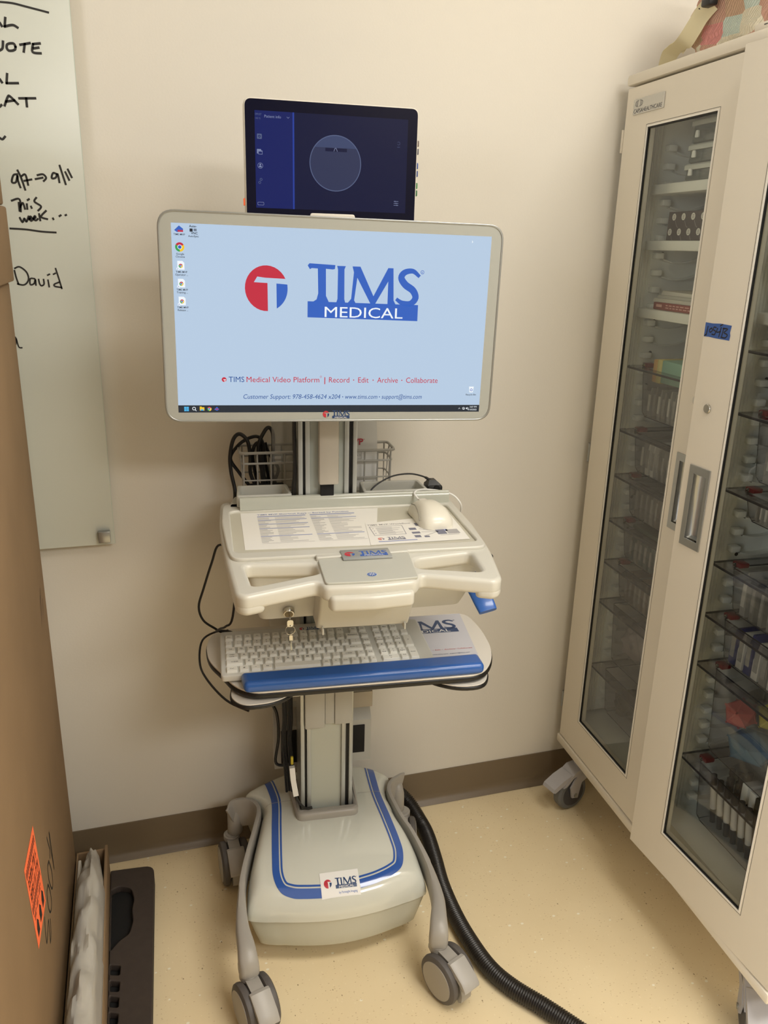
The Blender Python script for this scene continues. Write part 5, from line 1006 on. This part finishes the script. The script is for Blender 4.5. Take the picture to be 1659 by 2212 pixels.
# casters of the cabinet
def cab_caster(u, v, yaw):
    M = Matrix.Translation((v, -u, 0.0003)) @ Matrix.Rotation(rad(yaw), 4, 'Z'); L_ = mat('caster_lilac_grey', (172, 170, 172), 0.45)
    b = MB(); b.cyl((0, 0.035, 0.125), (0, 0.035, 0.1638), 0.022, L_, 24, M=M)
    for s in (-1, 1):
        b.loft([[(s*x, y, z) for y, z in ((0.010, 0.040), (-0.012, 0.046), (-0.020, 0.080), (0.010, 0.128), (0.060, 0.128), (0.056, 0.104), (0.020, 0.088))] for x in (0.0185, 0.0235)], L_, M=M)
    b.loft([[(x, y, z) for y, z in ((0.062, 0.112), (0.060, 0.130), (0.0, 0.130), (-0.030, 0.110), (-0.046, 0.088), (-0.036, 0.090), (-0.010, 0.112))] for x in (-0.0235, -0.020, 0.020, 0.0235)], L_, M=M)
    b.cyl((-0.026, 0, 0.052), (0.026, 0, 0.052), 0.006, M_steel, 16, M=M)
    c = b.build('caster', cb, smooth=40)
    b = MB(); b.lathe((-0.0155, 0, 0.052), (1, 0, 0), [(0, 0.038), (0.001, 0.046), (0.006, 0.051), (0.0155, 0.052), (0.025, 0.051), (0.030, 0.046), (0.031, 0.038)], mat('tyre_dark_grey', (104, 106, 108), 0.5), 44, M)
    b.lathe((-0.0165, 0, 0.052), (1, 0, 0), [(0, 0.0), (0.0005, 0.030), (0.001, 0.0375), (0.032, 0.0375), (0.0325, 0.030), (0.033, 0)], mat('hub_dark', (66, 66, 70), 0.5), 40, M); b.build('wheel', c)
    b = MB(); b.loft([[(x, y, z) for y, z in ((-0.018, 0.122), (-0.050, 0.112), (-0.080, 0.096), (-0.084, 0.087), (-0.076, 0.083), (-0.046, 0.096), (-0.022, 0.108))] for x in (-0.022, -0.019, 0.019, 0.022)], L_, M=M)
    b.build('brake_pedal', c, smooth=30)
cab_caster(0.083, 0.006, -74); cab_caster(0.800, 0.045, -30)
# blue tape on the right door
M_tp = mat('blue_tape', (58, 92, 160), 0.7); tp = thing('masking_tape', 'strip of blue masking tape with black handwritten number on the right cabinet door', 'tape', (-0.03, -0.47, 1.353), F_CABR)
MTp = MD2 @ Matrix.Translation((0.4425, 1.3535, 0.0004))
b = MB(); b.poly([(0, 0), (0.014, 0.0005), (0.03, -0.0005), (0.068, -0.001), (0.069, 0.008), (0.067, 0.013), (0.069, 0.026), (0.04, 0.027), (0.02, 0.0255), (0.0, 0.026)], M_tp, MTp); b.build('tape_strip', tp, smooth=0)
b = MB(); Mk = MTp @ Matrix.Translation((0, 0, 0.0003))
for s in ([(0.008, 0.019), (0.006, 0.003)], [(0.018, 0.017), (0.013, 0.013), (0.016, 0.009), (0.021, 0.013), (0.018, 0.017)], [(0.030, 0.019), (0.024, 0.019), (0.024, 0.014), (0.030, 0.012), (0.028, 0.006), (0.021, 0.006)], [(0.034, 0.018), (0.033, 0.011), (0.043, 0.013)], [(0.043, 0.020), (0.040, 0.003)], [(0.050, 0.020), (0.047, 0.003)], [(0.048, 0.019), (0.060, 0.019), (0.052, 0.012), (0.061, 0.009), (0.057, 0.003), (0.046, 0.003)], [(0.002, 0.001), (0.006, 0.005)], [(0.040, 0.023), (0.046, 0.026)]): b.stroke(s, 0.0022, M_ink, Mk)
b.build('handwriting', tp, smooth=0)

# ------------------------------------------------------------------ clear bins and what is in them
M_binw = clear('bin_clear_plastic', (234, 232, 232), refl=1.0, rough=0.05, haze=0.06, hazecol=(200, 198, 200)); M_lip = clear('bin_lip_plastic', (150, 146, 150), refl=1.2, rough=0.06, haze=0.45, hazecol=(74, 70, 76)); M_flange = clear('bin_flange_plastic', (226, 224, 226), refl=1.2, rough=0.05, haze=0.05, hazecol=(170, 166, 172))
M_clip = mat('red_clip', (112, 34, 38), 0.35)
def bin_(half, zt, h, label, clip=True):
    u0, u1 = (0.062, 0.402) if half == 'L' else (0.479, 0.814)
    t = thing('storage_bin', label, 'bin', (0.2, -(u0+u1)/2, zt-h), F_CABR, 'clear bins in the cabinet')
    Mz = Matrix(((0, 1, 0, 0), (-1, 0, 0, 0), (0, 0, 1, 0), (0, 0, 0, 1)))   # plate x = u, y = v
    o = fillet([(u0, 0.034), (u1, 0.034), (u1, 0.47), (u0, 0.47)], 0.004); i = fillet([(u0+.032, 0.062), (u1-.032, 0.062), (u1-.032, 0.455), (u0+.032, 0.455)], 0.010)
    b = MB(); b.plate([o, i], zt-0.0050, zt, M_flange, 0.001, M=Mz)
    b.tube([(p[1], -p[0], zt-0.0026) for p in o], 0.0023, M_lip, seg=6, smooth=False, closed=True); b.tube([(p[1], -p[0], zt-0.0026) for p in i], 0.0013, M_lip, seg=6, smooth=False, closed=True); b.build('rim', t)
    b = MB(); R = []
    for z, s in ((zt-0.006, 0), (zt-h+0.01, 0.007), (zt-h+0.001, 0.012)): R.append([(p[1], -p[0], z) for p in fillet([(u0+.032+s, 0.062+s), (u1-.032-s, 0.062+s), (u1-.032-s, 0.455-s), (u0+.032+s, 0.455-s)], 0.010)])
    N_ = len(R[0]); b.add([p for r in R for p in r], [(k*N_+j, k*N_+(j+1) % N_, (k+1)*N_+(j+1) % N_, (k+1)*N_+j) for k in range(2) for j in range(N_)] + [tuple(2*N_+j for j in range(N_))], M_binw)
    b.tube(R[2], 0.0009, M_lip, seg=5, smooth=False, closed=True)
    for j in range(2, N_, N_//4): b.tube([R[0][j], R[1][j], R[2][j]], 0.0009, M_lip, seg=5, smooth=False)
    b.build('bin_body', t)
    if clip:
        b = MB(); cbx(b, u0+0.022, u0+0.046, 0.068, 0.092, zt-0.002, zt+0.0085, M_clip, 0.003); b.build('red_clip', t)
        b = MB(); p = (0.066, -(u0+0.034), zt+0.004); b.lathe(p, (-1, 0, 0), [(0, 0.0035), (0.003, 0.003), (0.0045, 0.0)], M_chrome, 12); b.build('clip_pin', t)
    return t
LB = {'L1': (1.245, 0.118), 'L2': (1.090, 0.100), 'L3': (0.975, 0.098), 'L4': (0.858, 0.096), 'L5': (0.745, 0.094), 'L6': (0.633, 0.165), 'L7': (0.443, 0.130)}
RB = {'R0': (1.332, 0.100), 'R1': (1.213, 0.130), 'R2': (1.060, 0.058), 'R3': (0.902, 0.100), 'R4': (0.787, 0.098), 'R5': (0.672, 0.200), 'R6': (0.441, 0.148)}
labs = {'L1': 'clear bin holding teal and yellow packets behind the left glass door, top bin there', 'L2': 'clear bin with white strips among packets behind left glass door, second from top', 'L3': 'clear bin of grey packets behind left glass door, level with the silver handles', 'L4': 'clear bin with dark slab over its packets behind left glass door, fourth bin down', 'L5': 'clear bin of tightly packed packets behind left glass door, fifth bin down', 'L6': 'deep clear bin with crumpled plastic bag behind left glass door, sixth bin down', 'L7': 'lowest clear bin behind the left glass door, holding a dark pouch',
        'R0': 'topmost clear bin behind the right glass door', 'R1': 'clear bin with grey pack behind right glass door, second from top', 'R2': 'shallow clear bin with a fine row of strips behind the right glass door', 'R3': 'clear bin of tall grey packets behind right glass door, fourth from top', 'R4': 'clear bin with blue, white and red packs behind the right glass door', 'R5': 'deep clear bin holding red, yellow and blue foam shapes behind right door', 'R6': 'lowest clear bin behind the right glass door, holding white labelled tubes'}
for k, (z, h) in LB.items(): bin_('L', z, h, labs[k], k not in ('L6', 'L7'))
for k, (z, h) in RB.items(): bin_('R', z, h, labs[k])
random.seed(21)
pk_m = {'grey': mat('packet_grey', (150, 148, 144), 0.4), 'slate': mat('packet_slate', (104, 116, 118), 0.4), 'white': mat('packet_white', (232, 232, 228), 0.45), 'tan': mat('packet_tan', (142, 130, 122), 0.45), 'clear': mat('packet_film', (176, 176, 174), 0.25), 'dark': mat('packet_dark', (72, 78, 72), 0.5), 'blue': mat('packet_blue', (60, 66, 130), 0.4), 'red': mat('packet_red', (176, 60, 58), 0.4)}
def packet(u, z0, h, th, m, label, group, cat='packet', dep=0.3, lean=0.0, v0=0.078):
    b = MB(); m = pk_m[m]
    b.loft([[(v0, -(u-th/2), z0), (v0, -(u+th/2), z0), (v0+dep, -(u+th/2), z0), (v0+dep, -(u-th/2), z0)], [(v0-0.002, -(u-th*0.5+lean*.5), z0+h*0.5), (v0-0.002, -(u+th*0.5+lean*.5), z0+h*.5), (v0+dep, -(u+th*.5+lean*.5), z0+h*.5), (v0+dep, -(u-th*.5+lean*.5), z0+h*.5)], [(v0+0.002, -(u-th*.15+lean), z0+h), (v0+.002, -(u+th*.15+lean), z0+h), (v0+dep, -(u+th*.15+lean), z0+h*0.98), (v0+dep, -(u-th*.15+lean), z0+h*.98)]], m)
    b.box((v0-0.0032, -(u+lean*.4+th*.32), z0+h*0.22), (v0-0.0022, -(u+lean*.4-th*.32), z0+h*0.78), pk_m['white' if m is pk_m['clear'] else 'clear'])
    return solo(b, 'packet', label, cat, F_CABR, group, smooth=0)
def fill(half, key_, n, cols, label, group, hf=0.85, ths=(0.010, 0.017), dep=0.3):
    zt, h = (LB if half == 'L' else RB)[key_]; u0, u1 = (0.112, 0.352) if half == 'L' else (0.529, 0.764)
    for i in range(n):
        u = u0 + (u1-u0)*(i+0.5)/n; packet(u, zt-h+0.002, h*hf*random.uniform(0.92, 1.04), random.uniform(*ths)*0.9, random.choice(cols), label, group, dep=dep, lean=random.uniform(-0.002, 0.002))
fill('L', 'L1', 12, ['clear', 'grey', 'clear'], 'thin clear packet standing in the top bin behind left door, under the teal pads', 'packets in the top left bin', 0.62)
fill('L', 'L2', 11, ['clear', 'white', 'white', 'grey'], 'thin white or clear packet standing in the second bin behind the left glass door', 'packets in the second left bin', 0.80)
fill('L', 'L3', 11, ['grey', 'tan', 'grey'], 'grey packet standing in the third bin behind the left glass door', 'packets in the third left bin')
fill('L', 'L4', 11, ['slate', 'grey', 'slate'], 'slate grey packet standing in the fourth bin behind the left glass door', 'packets in the fourth left bin', 0.74)
fill('L', 'L5', 11, ['tan', 'grey', 'tan'], 'brownish grey packet standing in the fifth bin behind the left glass door', 'packets in the fifth left bin')
fill('R', 'R0', 7, ['grey', 'clear'], 'greyish packet standing in the topmost bin behind the right glass door', 'packets in the top right bin')
fill('R', 'R1', 4, ['clear', 'grey'], 'thick grey packet standing in the second bin behind the right glass door', 'packets in the second right bin', 0.85, (0.045, 0.055))
fill('R', 'R2', 18, ['clear', 'white', 'grey'], 'narrow strip in the shallow bin behind the right glass door', 'strips in the shallow right bin', 0.75, (0.006, 0.009))
fill('R', 'R3', 9, ['grey', 'slate', 'clear', 'tan'], 'tall grey packet standing in the fourth bin behind the right glass door', 'packets in the fourth right bin', 0.95, (0.012, 0.020))
for cs, lb_ in ((('blue', 'white', 'blue'), 0), (('white', 'grey', 'white', 'red', 'blue', 'white', 'red'), 3)):
    for i, c in enumerate(cs):
        q = i+lb_; packet(0.535+q*0.0235, 0.692, random.uniform(0.075, 0.092), 0.018, c, '%s sealed pack standing in the bin of blue, white and red packs' % {'blue': 'dark blue', 'white': 'white', 'grey': 'grey', 'red': 'red'}[c], '%s packs in the mixed bin' % c, lean=0.004)
# left column extras
def cslab(nm, label, cat, u0, u1, v0, v1, z0, z1, m, bev=0.001, group=None): b = MB(); cbx(b, u0, u1, v0, v1, z0, z1, m, bev); return solo(b, nm, label, cat, F_CABR, group)
cslab('sticky_pad', 'pale teal pad lying on top of the upper left bin', 'pad', 0.155, 0.36, 0.075, 0.30, 1.216, 1.268, mat('pad_teal', (150, 196, 176), 0.6), 0.003)
cslab('sticky_pad', 'pale yellow pad beside the teal pad in the upper left bin', 'pad', 0.135, 0.1545, 0.075, 0.26, 1.213, 1.268, mat('pad_yellow', (226, 214, 140), 0.6), 0.003)
cslab('sticky_pad', 'orange pad at the left end of the upper left bin', 'pad', 0.118, 0.1345, 0.076, 0.26, 1.213, 1.266, mat('pad_orange', (222, 176, 110), 0.6), 0.003)
cslab('dark_slab', 'dark green grey folder lying over packets in the fourth bin behind left door', 'folder', 0.112, 0.350, 0.080, 0.40, 0.838, 0.856, pk_m['dark'], 0.003)
def cbox3(zb, zt_, u0, lab):
    t = thing('clear_box', lab, 'box', (0.2, -0.3, zb), F_CABR, 'clear boxes on the top shelf')
    b = MB(); M_ = clear('box_clear', (204, 208, 204), refl=2.0, rough=0.08, haze=0.14, hazecol=(190, 196, 192))
    b.loft([[(v, -u, z) for u, v in fillet([(u0+e, 0.066+e), (0.405-e, 0.066+e), (0.405-e, 0.36-e), (u0+e, 0.36-e)], 0.012)] for z, e in ((zb, 0.004), (zb+0.003, 0), (zt_-0.012, 0.001))], M_, cap=True); b.build('box_base', t)
    b = MB(); b.loft([[(v, -u, z) for u, v in fillet([(u0-.002+e, 0.063+e), (0.407-e, 0.063+e), (0.407-e, 0.362-e), (u0-.002+e, 0.362-e)], 0.012)] for z, e in ((zt_-0.0115, 0), (zt_-0.003, 0), (zt_, 0.003))], mat('box_lid_frost', (206, 208, 202), 0.35)); b.build('box_lid', t)
    b = MB(); b.plate([fillet([(u0+0.025, zb+0.010), (u0+0.038, zb+0.010), (u0+0.036, zb+0.024), (u0+0.027, zb+0.024)], 0.003)], 0, 0.004, M_white, 0.001, M=PL((0.0625, 0, 0), (0, -1, 0), (0, 0, 1))); b.build('latch', t)
cbox3(1.6475, 1.6815, 0.155, 'bottom clear plastic box of the three stacked on the top cabinet shelf'); cbox3(1.6825, 1.7195, 0.160, 'middle clear plastic box of the three stacked on the top cabinet shelf'); cbox3(1.7205, 1.766, 0.163, 'uppermost clear plastic box of the three stacked on the top cabinet shelf')
t = thing('dark_box', 'dark brown box printed with pale dots on the second cabinet shelf', 'box', (0.15, -0.26, 1.5285), F_CABR)
b = MB(); cbx(b, 0.120, 0.400, 0.066, 0.30, 1.5285, 1.588, mat('dark_box_brown', (62, 52, 56), 0.5), 0.001); bb = b.build('box_body', t)
b = MB(); Mb = PL((0.0656, 0, 0), (0, -1, 0), (0, 0, 1)); lg_ = mat('dot_cream', (220, 218, 210), 0.5); gy = mat('dot_grey', (132, 124, 128), 0.5)
for r_, z in enumerate((1.546, 1.577)):
    for i in range(8):
        u = 0.142+0.0345*i+(0.0 if r_ else -0.010); b.disc(u, z, 0.0072, lg_, Mb, 20)
        for dz in (-0.003, 0, 0.003): b.quad(u-0.003, z+dz-0.0006, u+0.003, z+dz+0.0006, gy, Mb @ Matrix.Translation((0, 0, .0002)))
        b.stroke([(u+0.006, z-0.008), (u+0.012, z-0.018), (u+0.018, z-0.022)], 0.0016, gy, Mb)
b.build('dot_print', bb, smooth=0)
t = thing('red_book', 'flat red book at the bottom of a paper pile on the third cabinet shelf', 'book', (0.2, -0.26, 1.3785), F_CABR)
b = MB(); cbx(b, 0.100, 0.390, 0.068, 0.30, 1.3785, 1.3945, mat('book_red', (150, 66, 60), 0.5), 0.0015); b.build('book_body', t)
b = MB(); Mb = PL((0.0675, 0, 0), (0, -1, 0), (0, 0, 1)); pk_ = mat('book_print', (222, 170, 160), 0.6); b.quad(0.112, 1.3845, 0.135, 1.3905, pk_, Mb)
for z in (1.3832, 1.3885):
    u = 0.150
    while u < 0.38: w = random.uniform(0.006, 0.016); b.quad(u, z, u+w, z+0.0022, pk_, Mb); u += w+0.004
b.build('book_print', t, smooth=0)
for i, (z0_, z1_, c) in enumerate(((1.3950, 1.4030, (206, 202, 192)), (1.4033, 1.4100, (190, 188, 180)), (1.4103, 1.4155, (214, 210, 200)))):
    b = MB(); b.loft([[(0.070+0.006*i, -(0.092+0.006*i), z0_), (0.075, -0.395, z0_), (0.31, -0.395, z0_), (0.31, -0.10, z0_)], [(0.072+0.006*i, -(0.094+0.006*i), z1_+0.004*(i == 2)), (0.075, -0.395, z1_), (0.31, -0.395, z1_), (0.31, -0.10, z1_+0.008*(i == 2))]], mat('paper_pile_%d' % i, c, 0.7)); solo(b, 'paper_stack', ['lowest sheaf of papers directly on the red book in the cabinet', 'middle sheaf of papers in the pile over the red book', 'topmost sheaf of papers with a lifted corner over the red book'][i], 'papers', F_CABR, smooth=0)
from mathutils import noise as _ns
def lump(c, r, m, nm, label, cat, amp=0.25, fr=9, seed=0, clampz=None, **kw):
    b = bmesh.new(); bmesh.ops.create_icosphere(b, subdivisions=4, radius=1)
    for v in b.verts:
        n = v.co.normalized(); k = 1+amp*(abs(_ns.noise(n*fr*0.35+Vector((seed, 0, 0))))*1.4-0.3)+amp*0.35*_ns.noise(n*fr+Vector((0, seed, 0)))
        v.co = Vector((c[1]+n.x*r[1]*k, -(c[0]+n.y*r[0]*k), c[2]+n.z*r[2]*k))
        if clampz is not None: v.co.z = max(clampz, v.co.z)
    mb = MB(); mb.bm(b, m); return solo(mb, nm, label, cat, F_CABR, smooth=60, **kw)
lump((0.150, 0.128, 0.540), (0.045, 0.050, 0.055), clear('bag_film', (230, 230, 230), refl=2.5, rough=0.1, haze=0.55, hazecol=(190, 180, 186)), 'plastic_bag', 'crumpled clear bag filling the sixth bin behind the left glass door', 'bag', seed=3, clampz=0.475)
lump((0.150, 0.120, 0.355), (0.045, 0.042, 0.038), mat('pouch_dark', (62, 60, 58), 0.35), 'dark_pouch', 'dark shiny pouch in the lowest bin behind the left glass door', 'pouch', seed=5, clampz=0.318)
# right column extras
def poly_foam(c, r, m, label, seed):
    b = bmesh.new(); bmesh.ops.create_icosphere(b, subdivisions=1, radius=1); random.seed(seed)
    for v in b.verts: n = v.co.copy(); v.co = Vector((c[1]+n.x*r[1], -(c[0]+n.y*r[0]), c[2]+n.z*r[2]))
    bmesh.ops.bevel(b, geom=b.edges[:], offset=0.002, segments=1, affect='EDGES')
    mb = MB(); mb.bm(b, m); solo(mb, 'foam_block', label, 'foam block', F_CABR, smooth=20)
poly_foam((0.577, 0.135, 0.508), (0.054, 0.056, 0.034), mat('foam_blue', (96, 140, 170), 0.6), 'pale blue foam block lowest in the deep bin behind the right door', 1)
poly_foam((0.548, 0.116, 0.574), (0.033, 0.036, 0.034), mat('foam_red', (214, 104, 100), 0.6), 'coral red foam block on the blue one in the deep bin', 2)
poly_foam((0.618, 0.150, 0.604), (0.038, 0.050, 0.036), mat('foam_yellow', (206, 196, 84), 0.6), 'yellow foam block behind the red one in the deep bin', 3)
M_lab = mat('tube_label', (230, 230, 226), 0.6); M_vial = mat('tube_dark', (58, 50, 50), 0.3)
for i in range(6):
    u = 0.545+0.0235*i; zb_ = 0.2985; v = 0.086
    t = thing('sample_tube', 'slim dark tube with long white label in the lowest right bin, one of a row', 'tube', (v, -u, zb_), F_CABR, 'white labelled tubes')
    b = MB(); b.cyl((v+0.010, -u, zb_), (v+0.002, -(u-0.010), 0.416), 0.0062, M_vial, 16); b.build('tube_body', t)
    b = MB(); b.cyl((v+0.0078, -(u-0.0028), zb_+0.034), (v+0.0038, -(u-0.0078), 0.392), 0.0068, M_lab, 16); b.build('paper_label', t)
for i, (u, v) in enumerate(((0.545, 0.125), (0.562, 0.135), (0.580, 0.128), (0.566, 0.155))):
    b = MB(); b.lathe((v, -u, 0.296), (0, 0, 1), [(0, 0.0085), (0.110, 0.0085), (0.114, 0.005), (0.120, 0.005), (0.121, 0.0065), (0.134, 0.0065)], clear('vial_glass', (216, 214, 216), refl=2.0, rough=0.05, haze=0.1, hazecol=(150, 130, 140)), 16); solo(b, 'glass_vial', 'small clear vial standing behind the white labelled tubes', 'vial', F_CABR, 'clear vials in the lowest right bin')
cslab('white_box', 'small white box standing behind tubes in the lowest right bin, left one of two', 'box', 0.596, 0.614, 0.110, 0.150, 0.392, 0.436, M_white, 0.002); cslab('white_box', 'small white box standing behind tubes in the lowest right bin, right one of two', 'box', 0.618, 0.636, 0.112, 0.152, 0.392, 0.432, M_white, 0.002)
cslab('box_riser', 'brown carton lying at the back of the lowest right bin', 'carton', 0.592, 0.765, 0.100, 0.42, 0.2965, 0.391, mat('brown_carton', (96, 70, 48), 0.7), 0.002)
cslab('black_box', 'small black box beside the white boxes in the lowest right bin', 'box', 0.640, 0.690, 0.108, 0.16, 0.392, 0.432, M_blackm, 0.003)
# coloured goods low behind the door edges, seen past the divider
# ------------------------------------------------------------------ knitted bag on the cabinet
def knit():
    m = bpy.data.materials.new('pastel_knit'); m.use_nodes = True; nt = m.node_tree; b = nt.nodes['Principled BSDF']; L = nt.links.new
    tc = nt.nodes.new('ShaderNodeTexCoord'); v = nt.nodes.new('ShaderNodeTexVoronoi'); v.inputs['Scale'].default_value = 17.0; v.inputs['Randomness'].default_value = 0.6
    mp = nt.nodes.new('ShaderNodeMapping'); mp.inputs['Scale'].default_value = (1, 1, 1.6); L(tc.outputs['Object'], mp.inputs[0]); L(mp.outputs[0], v.inputs['Vector'])
    sp = nt.nodes.new('ShaderNodeSeparateColor'); L(v.outputs['Color'], sp.inputs[0]); r = nt.nodes.new('ShaderNodeValToRGB'); r.color_ramp.interpolation = 'CONSTANT'
    els = r.color_ramp.elements; els[0].position = 0; els[0].color = rgb(208, 164, 144); els[1].position = 0.36; els[1].color = rgb(230, 222, 198)
    for p, c in ((0.52, (206, 218, 206)), (0.62, (204, 170, 142)), (0.78, (232, 222, 196)), (0.9, (222, 150, 144))): e = els.new(p); e.color = rgb(*c)
    L(sp.outputs[0], r.inputs[0]); L(r.outputs[0], b.inputs['Base Color']); b.inputs['Roughness'].default_value = 0.9
    w = nt.nodes.new('ShaderNodeTexWave'); w.inputs['Scale'].default_value = 90; w.inputs['Distortion'].default_value = 2.0; w.bands_direction = 'DIAGONAL'; L(tc.outputs['Object'], w.inputs['Vector'])
    bp = nt.nodes.new('ShaderNodeBump'); bp.inputs['Strength'].default_value = 0.7; bp.inputs['Distance'].default_value = 0.004; L(w.outputs['Fac'], bp.inputs['Height']); L(bp.outputs[0], b.inputs['Normal'])
    return m
bag = thing('knitted_bag', 'pastel knitted bag with cream strap lying on top of the white cabinet', 'bag', (0.17, -0.43, 1.8735), F_CABR)
b0 = bmesh.new(); bmesh.ops.create_icosphere(b0, subdivisions=5, radius=1)
for v in b0.verts:
    n = v.co.normalized(); k = 1+0.16*_ns.noise(n*2.2+Vector((4, 1, 0)))+0.10*abs(_ns.noise(n*5.5))+0.03*_ns.noise(n*14)
    c = lambda q: math.copysign(abs(q)**0.72, q)
    z = 1.962+c(n.z)*0.105*k; z = max(1.8738, z)
    v.co = Vector((0.158+c(n.x)*0.092*k, -(0.262+c(n.y)*0.190*k), z))
mb = MB(); mb.bm(b0, knit()); mb.build('bag_body', bag, smooth=80)
def ribbonstrap(pts, w, m, nm):
    P = catmull(pts, 8); V = []; n = len(P)
    for i, p in enumerate(P):
        t = (P[min(i+1, n-1)]-P[max(i-1, 0)]).normalized(); sd = Vector((0.55, -0.80, -0.1)); sd = (sd-t*sd.dot(t)).normalized(); up = sd.cross(t)
        for s, q in ((-1, 0), (1, 0), (1, 1), (-1, 1)): V.append(p+sd*s*w/2+up*0.0012*q)
    mb = MB(); mb.add(V, [(4*i+k, 4*i+(k+1) % 4, 4*(i+1)+(k+1) % 4, 4*(i+1)+k) for i in range(n-1) for k in range(4)] + [(0, 1, 2, 3), (4*n-1, 4*n-2, 4*n-3, 4*n-4)], m); return mb.build(nm, bag, smooth=50)
M_strap = mat('cream_webbing', (222, 212, 176), 0.8)
ribbonstrap([C2(0.02, 0.075, 1.885), C2(0.055, 0.060, 1.908), C2(0.095, 0.050, 1.914), C2(0.125, 0.048, 1.918), C2(0.152, 0.048, 1.938), C2(0.172, 0.050, 1.958), C2(0.196, 0.052, 1.972)], 0.034, M_strap, 'strap')
ribbonstrap([C2(0.080, 0.066, 1.912), C2(0.112, 0.064, 1.934), C2(0.142, 0.062, 1.958), C2(0.176, 0.058, 1.976)], 0.022, M_strap, 'strap')
b = MB(); b.box((0.034, -0.216, 1.9640), (0.054, -0.186, 1.984), M_black, 0.004); b.tube([C2(0.190, 0.044, 1.973), C2(0.178, 0.044, 1.976), C2(0.170, 0.044, 1.967)], 0.0035, M_black, seg=8); b.build('cord_lock', bag)
b = MB(); b.tube([C2(0.202, 0.044, 1.982), C2(0.212, 0.044, 2.000), C2(0.228, 0.046, 2.025), C2(0.26, 0.06, 2.05)], 0.0025, M_black, seg=8); b.tube([C2(0.205, 0.046, 1.982), C2(0.225, 0.046, 1.996), C2(0.252, 0.05, 2.018), C2(0.28, 0.07, 2.04)], 0.003, M_black, seg=8); b.build('drawstring', bag)
for o in bpy.data.objects:
    if '_off' in o: del o['_off']
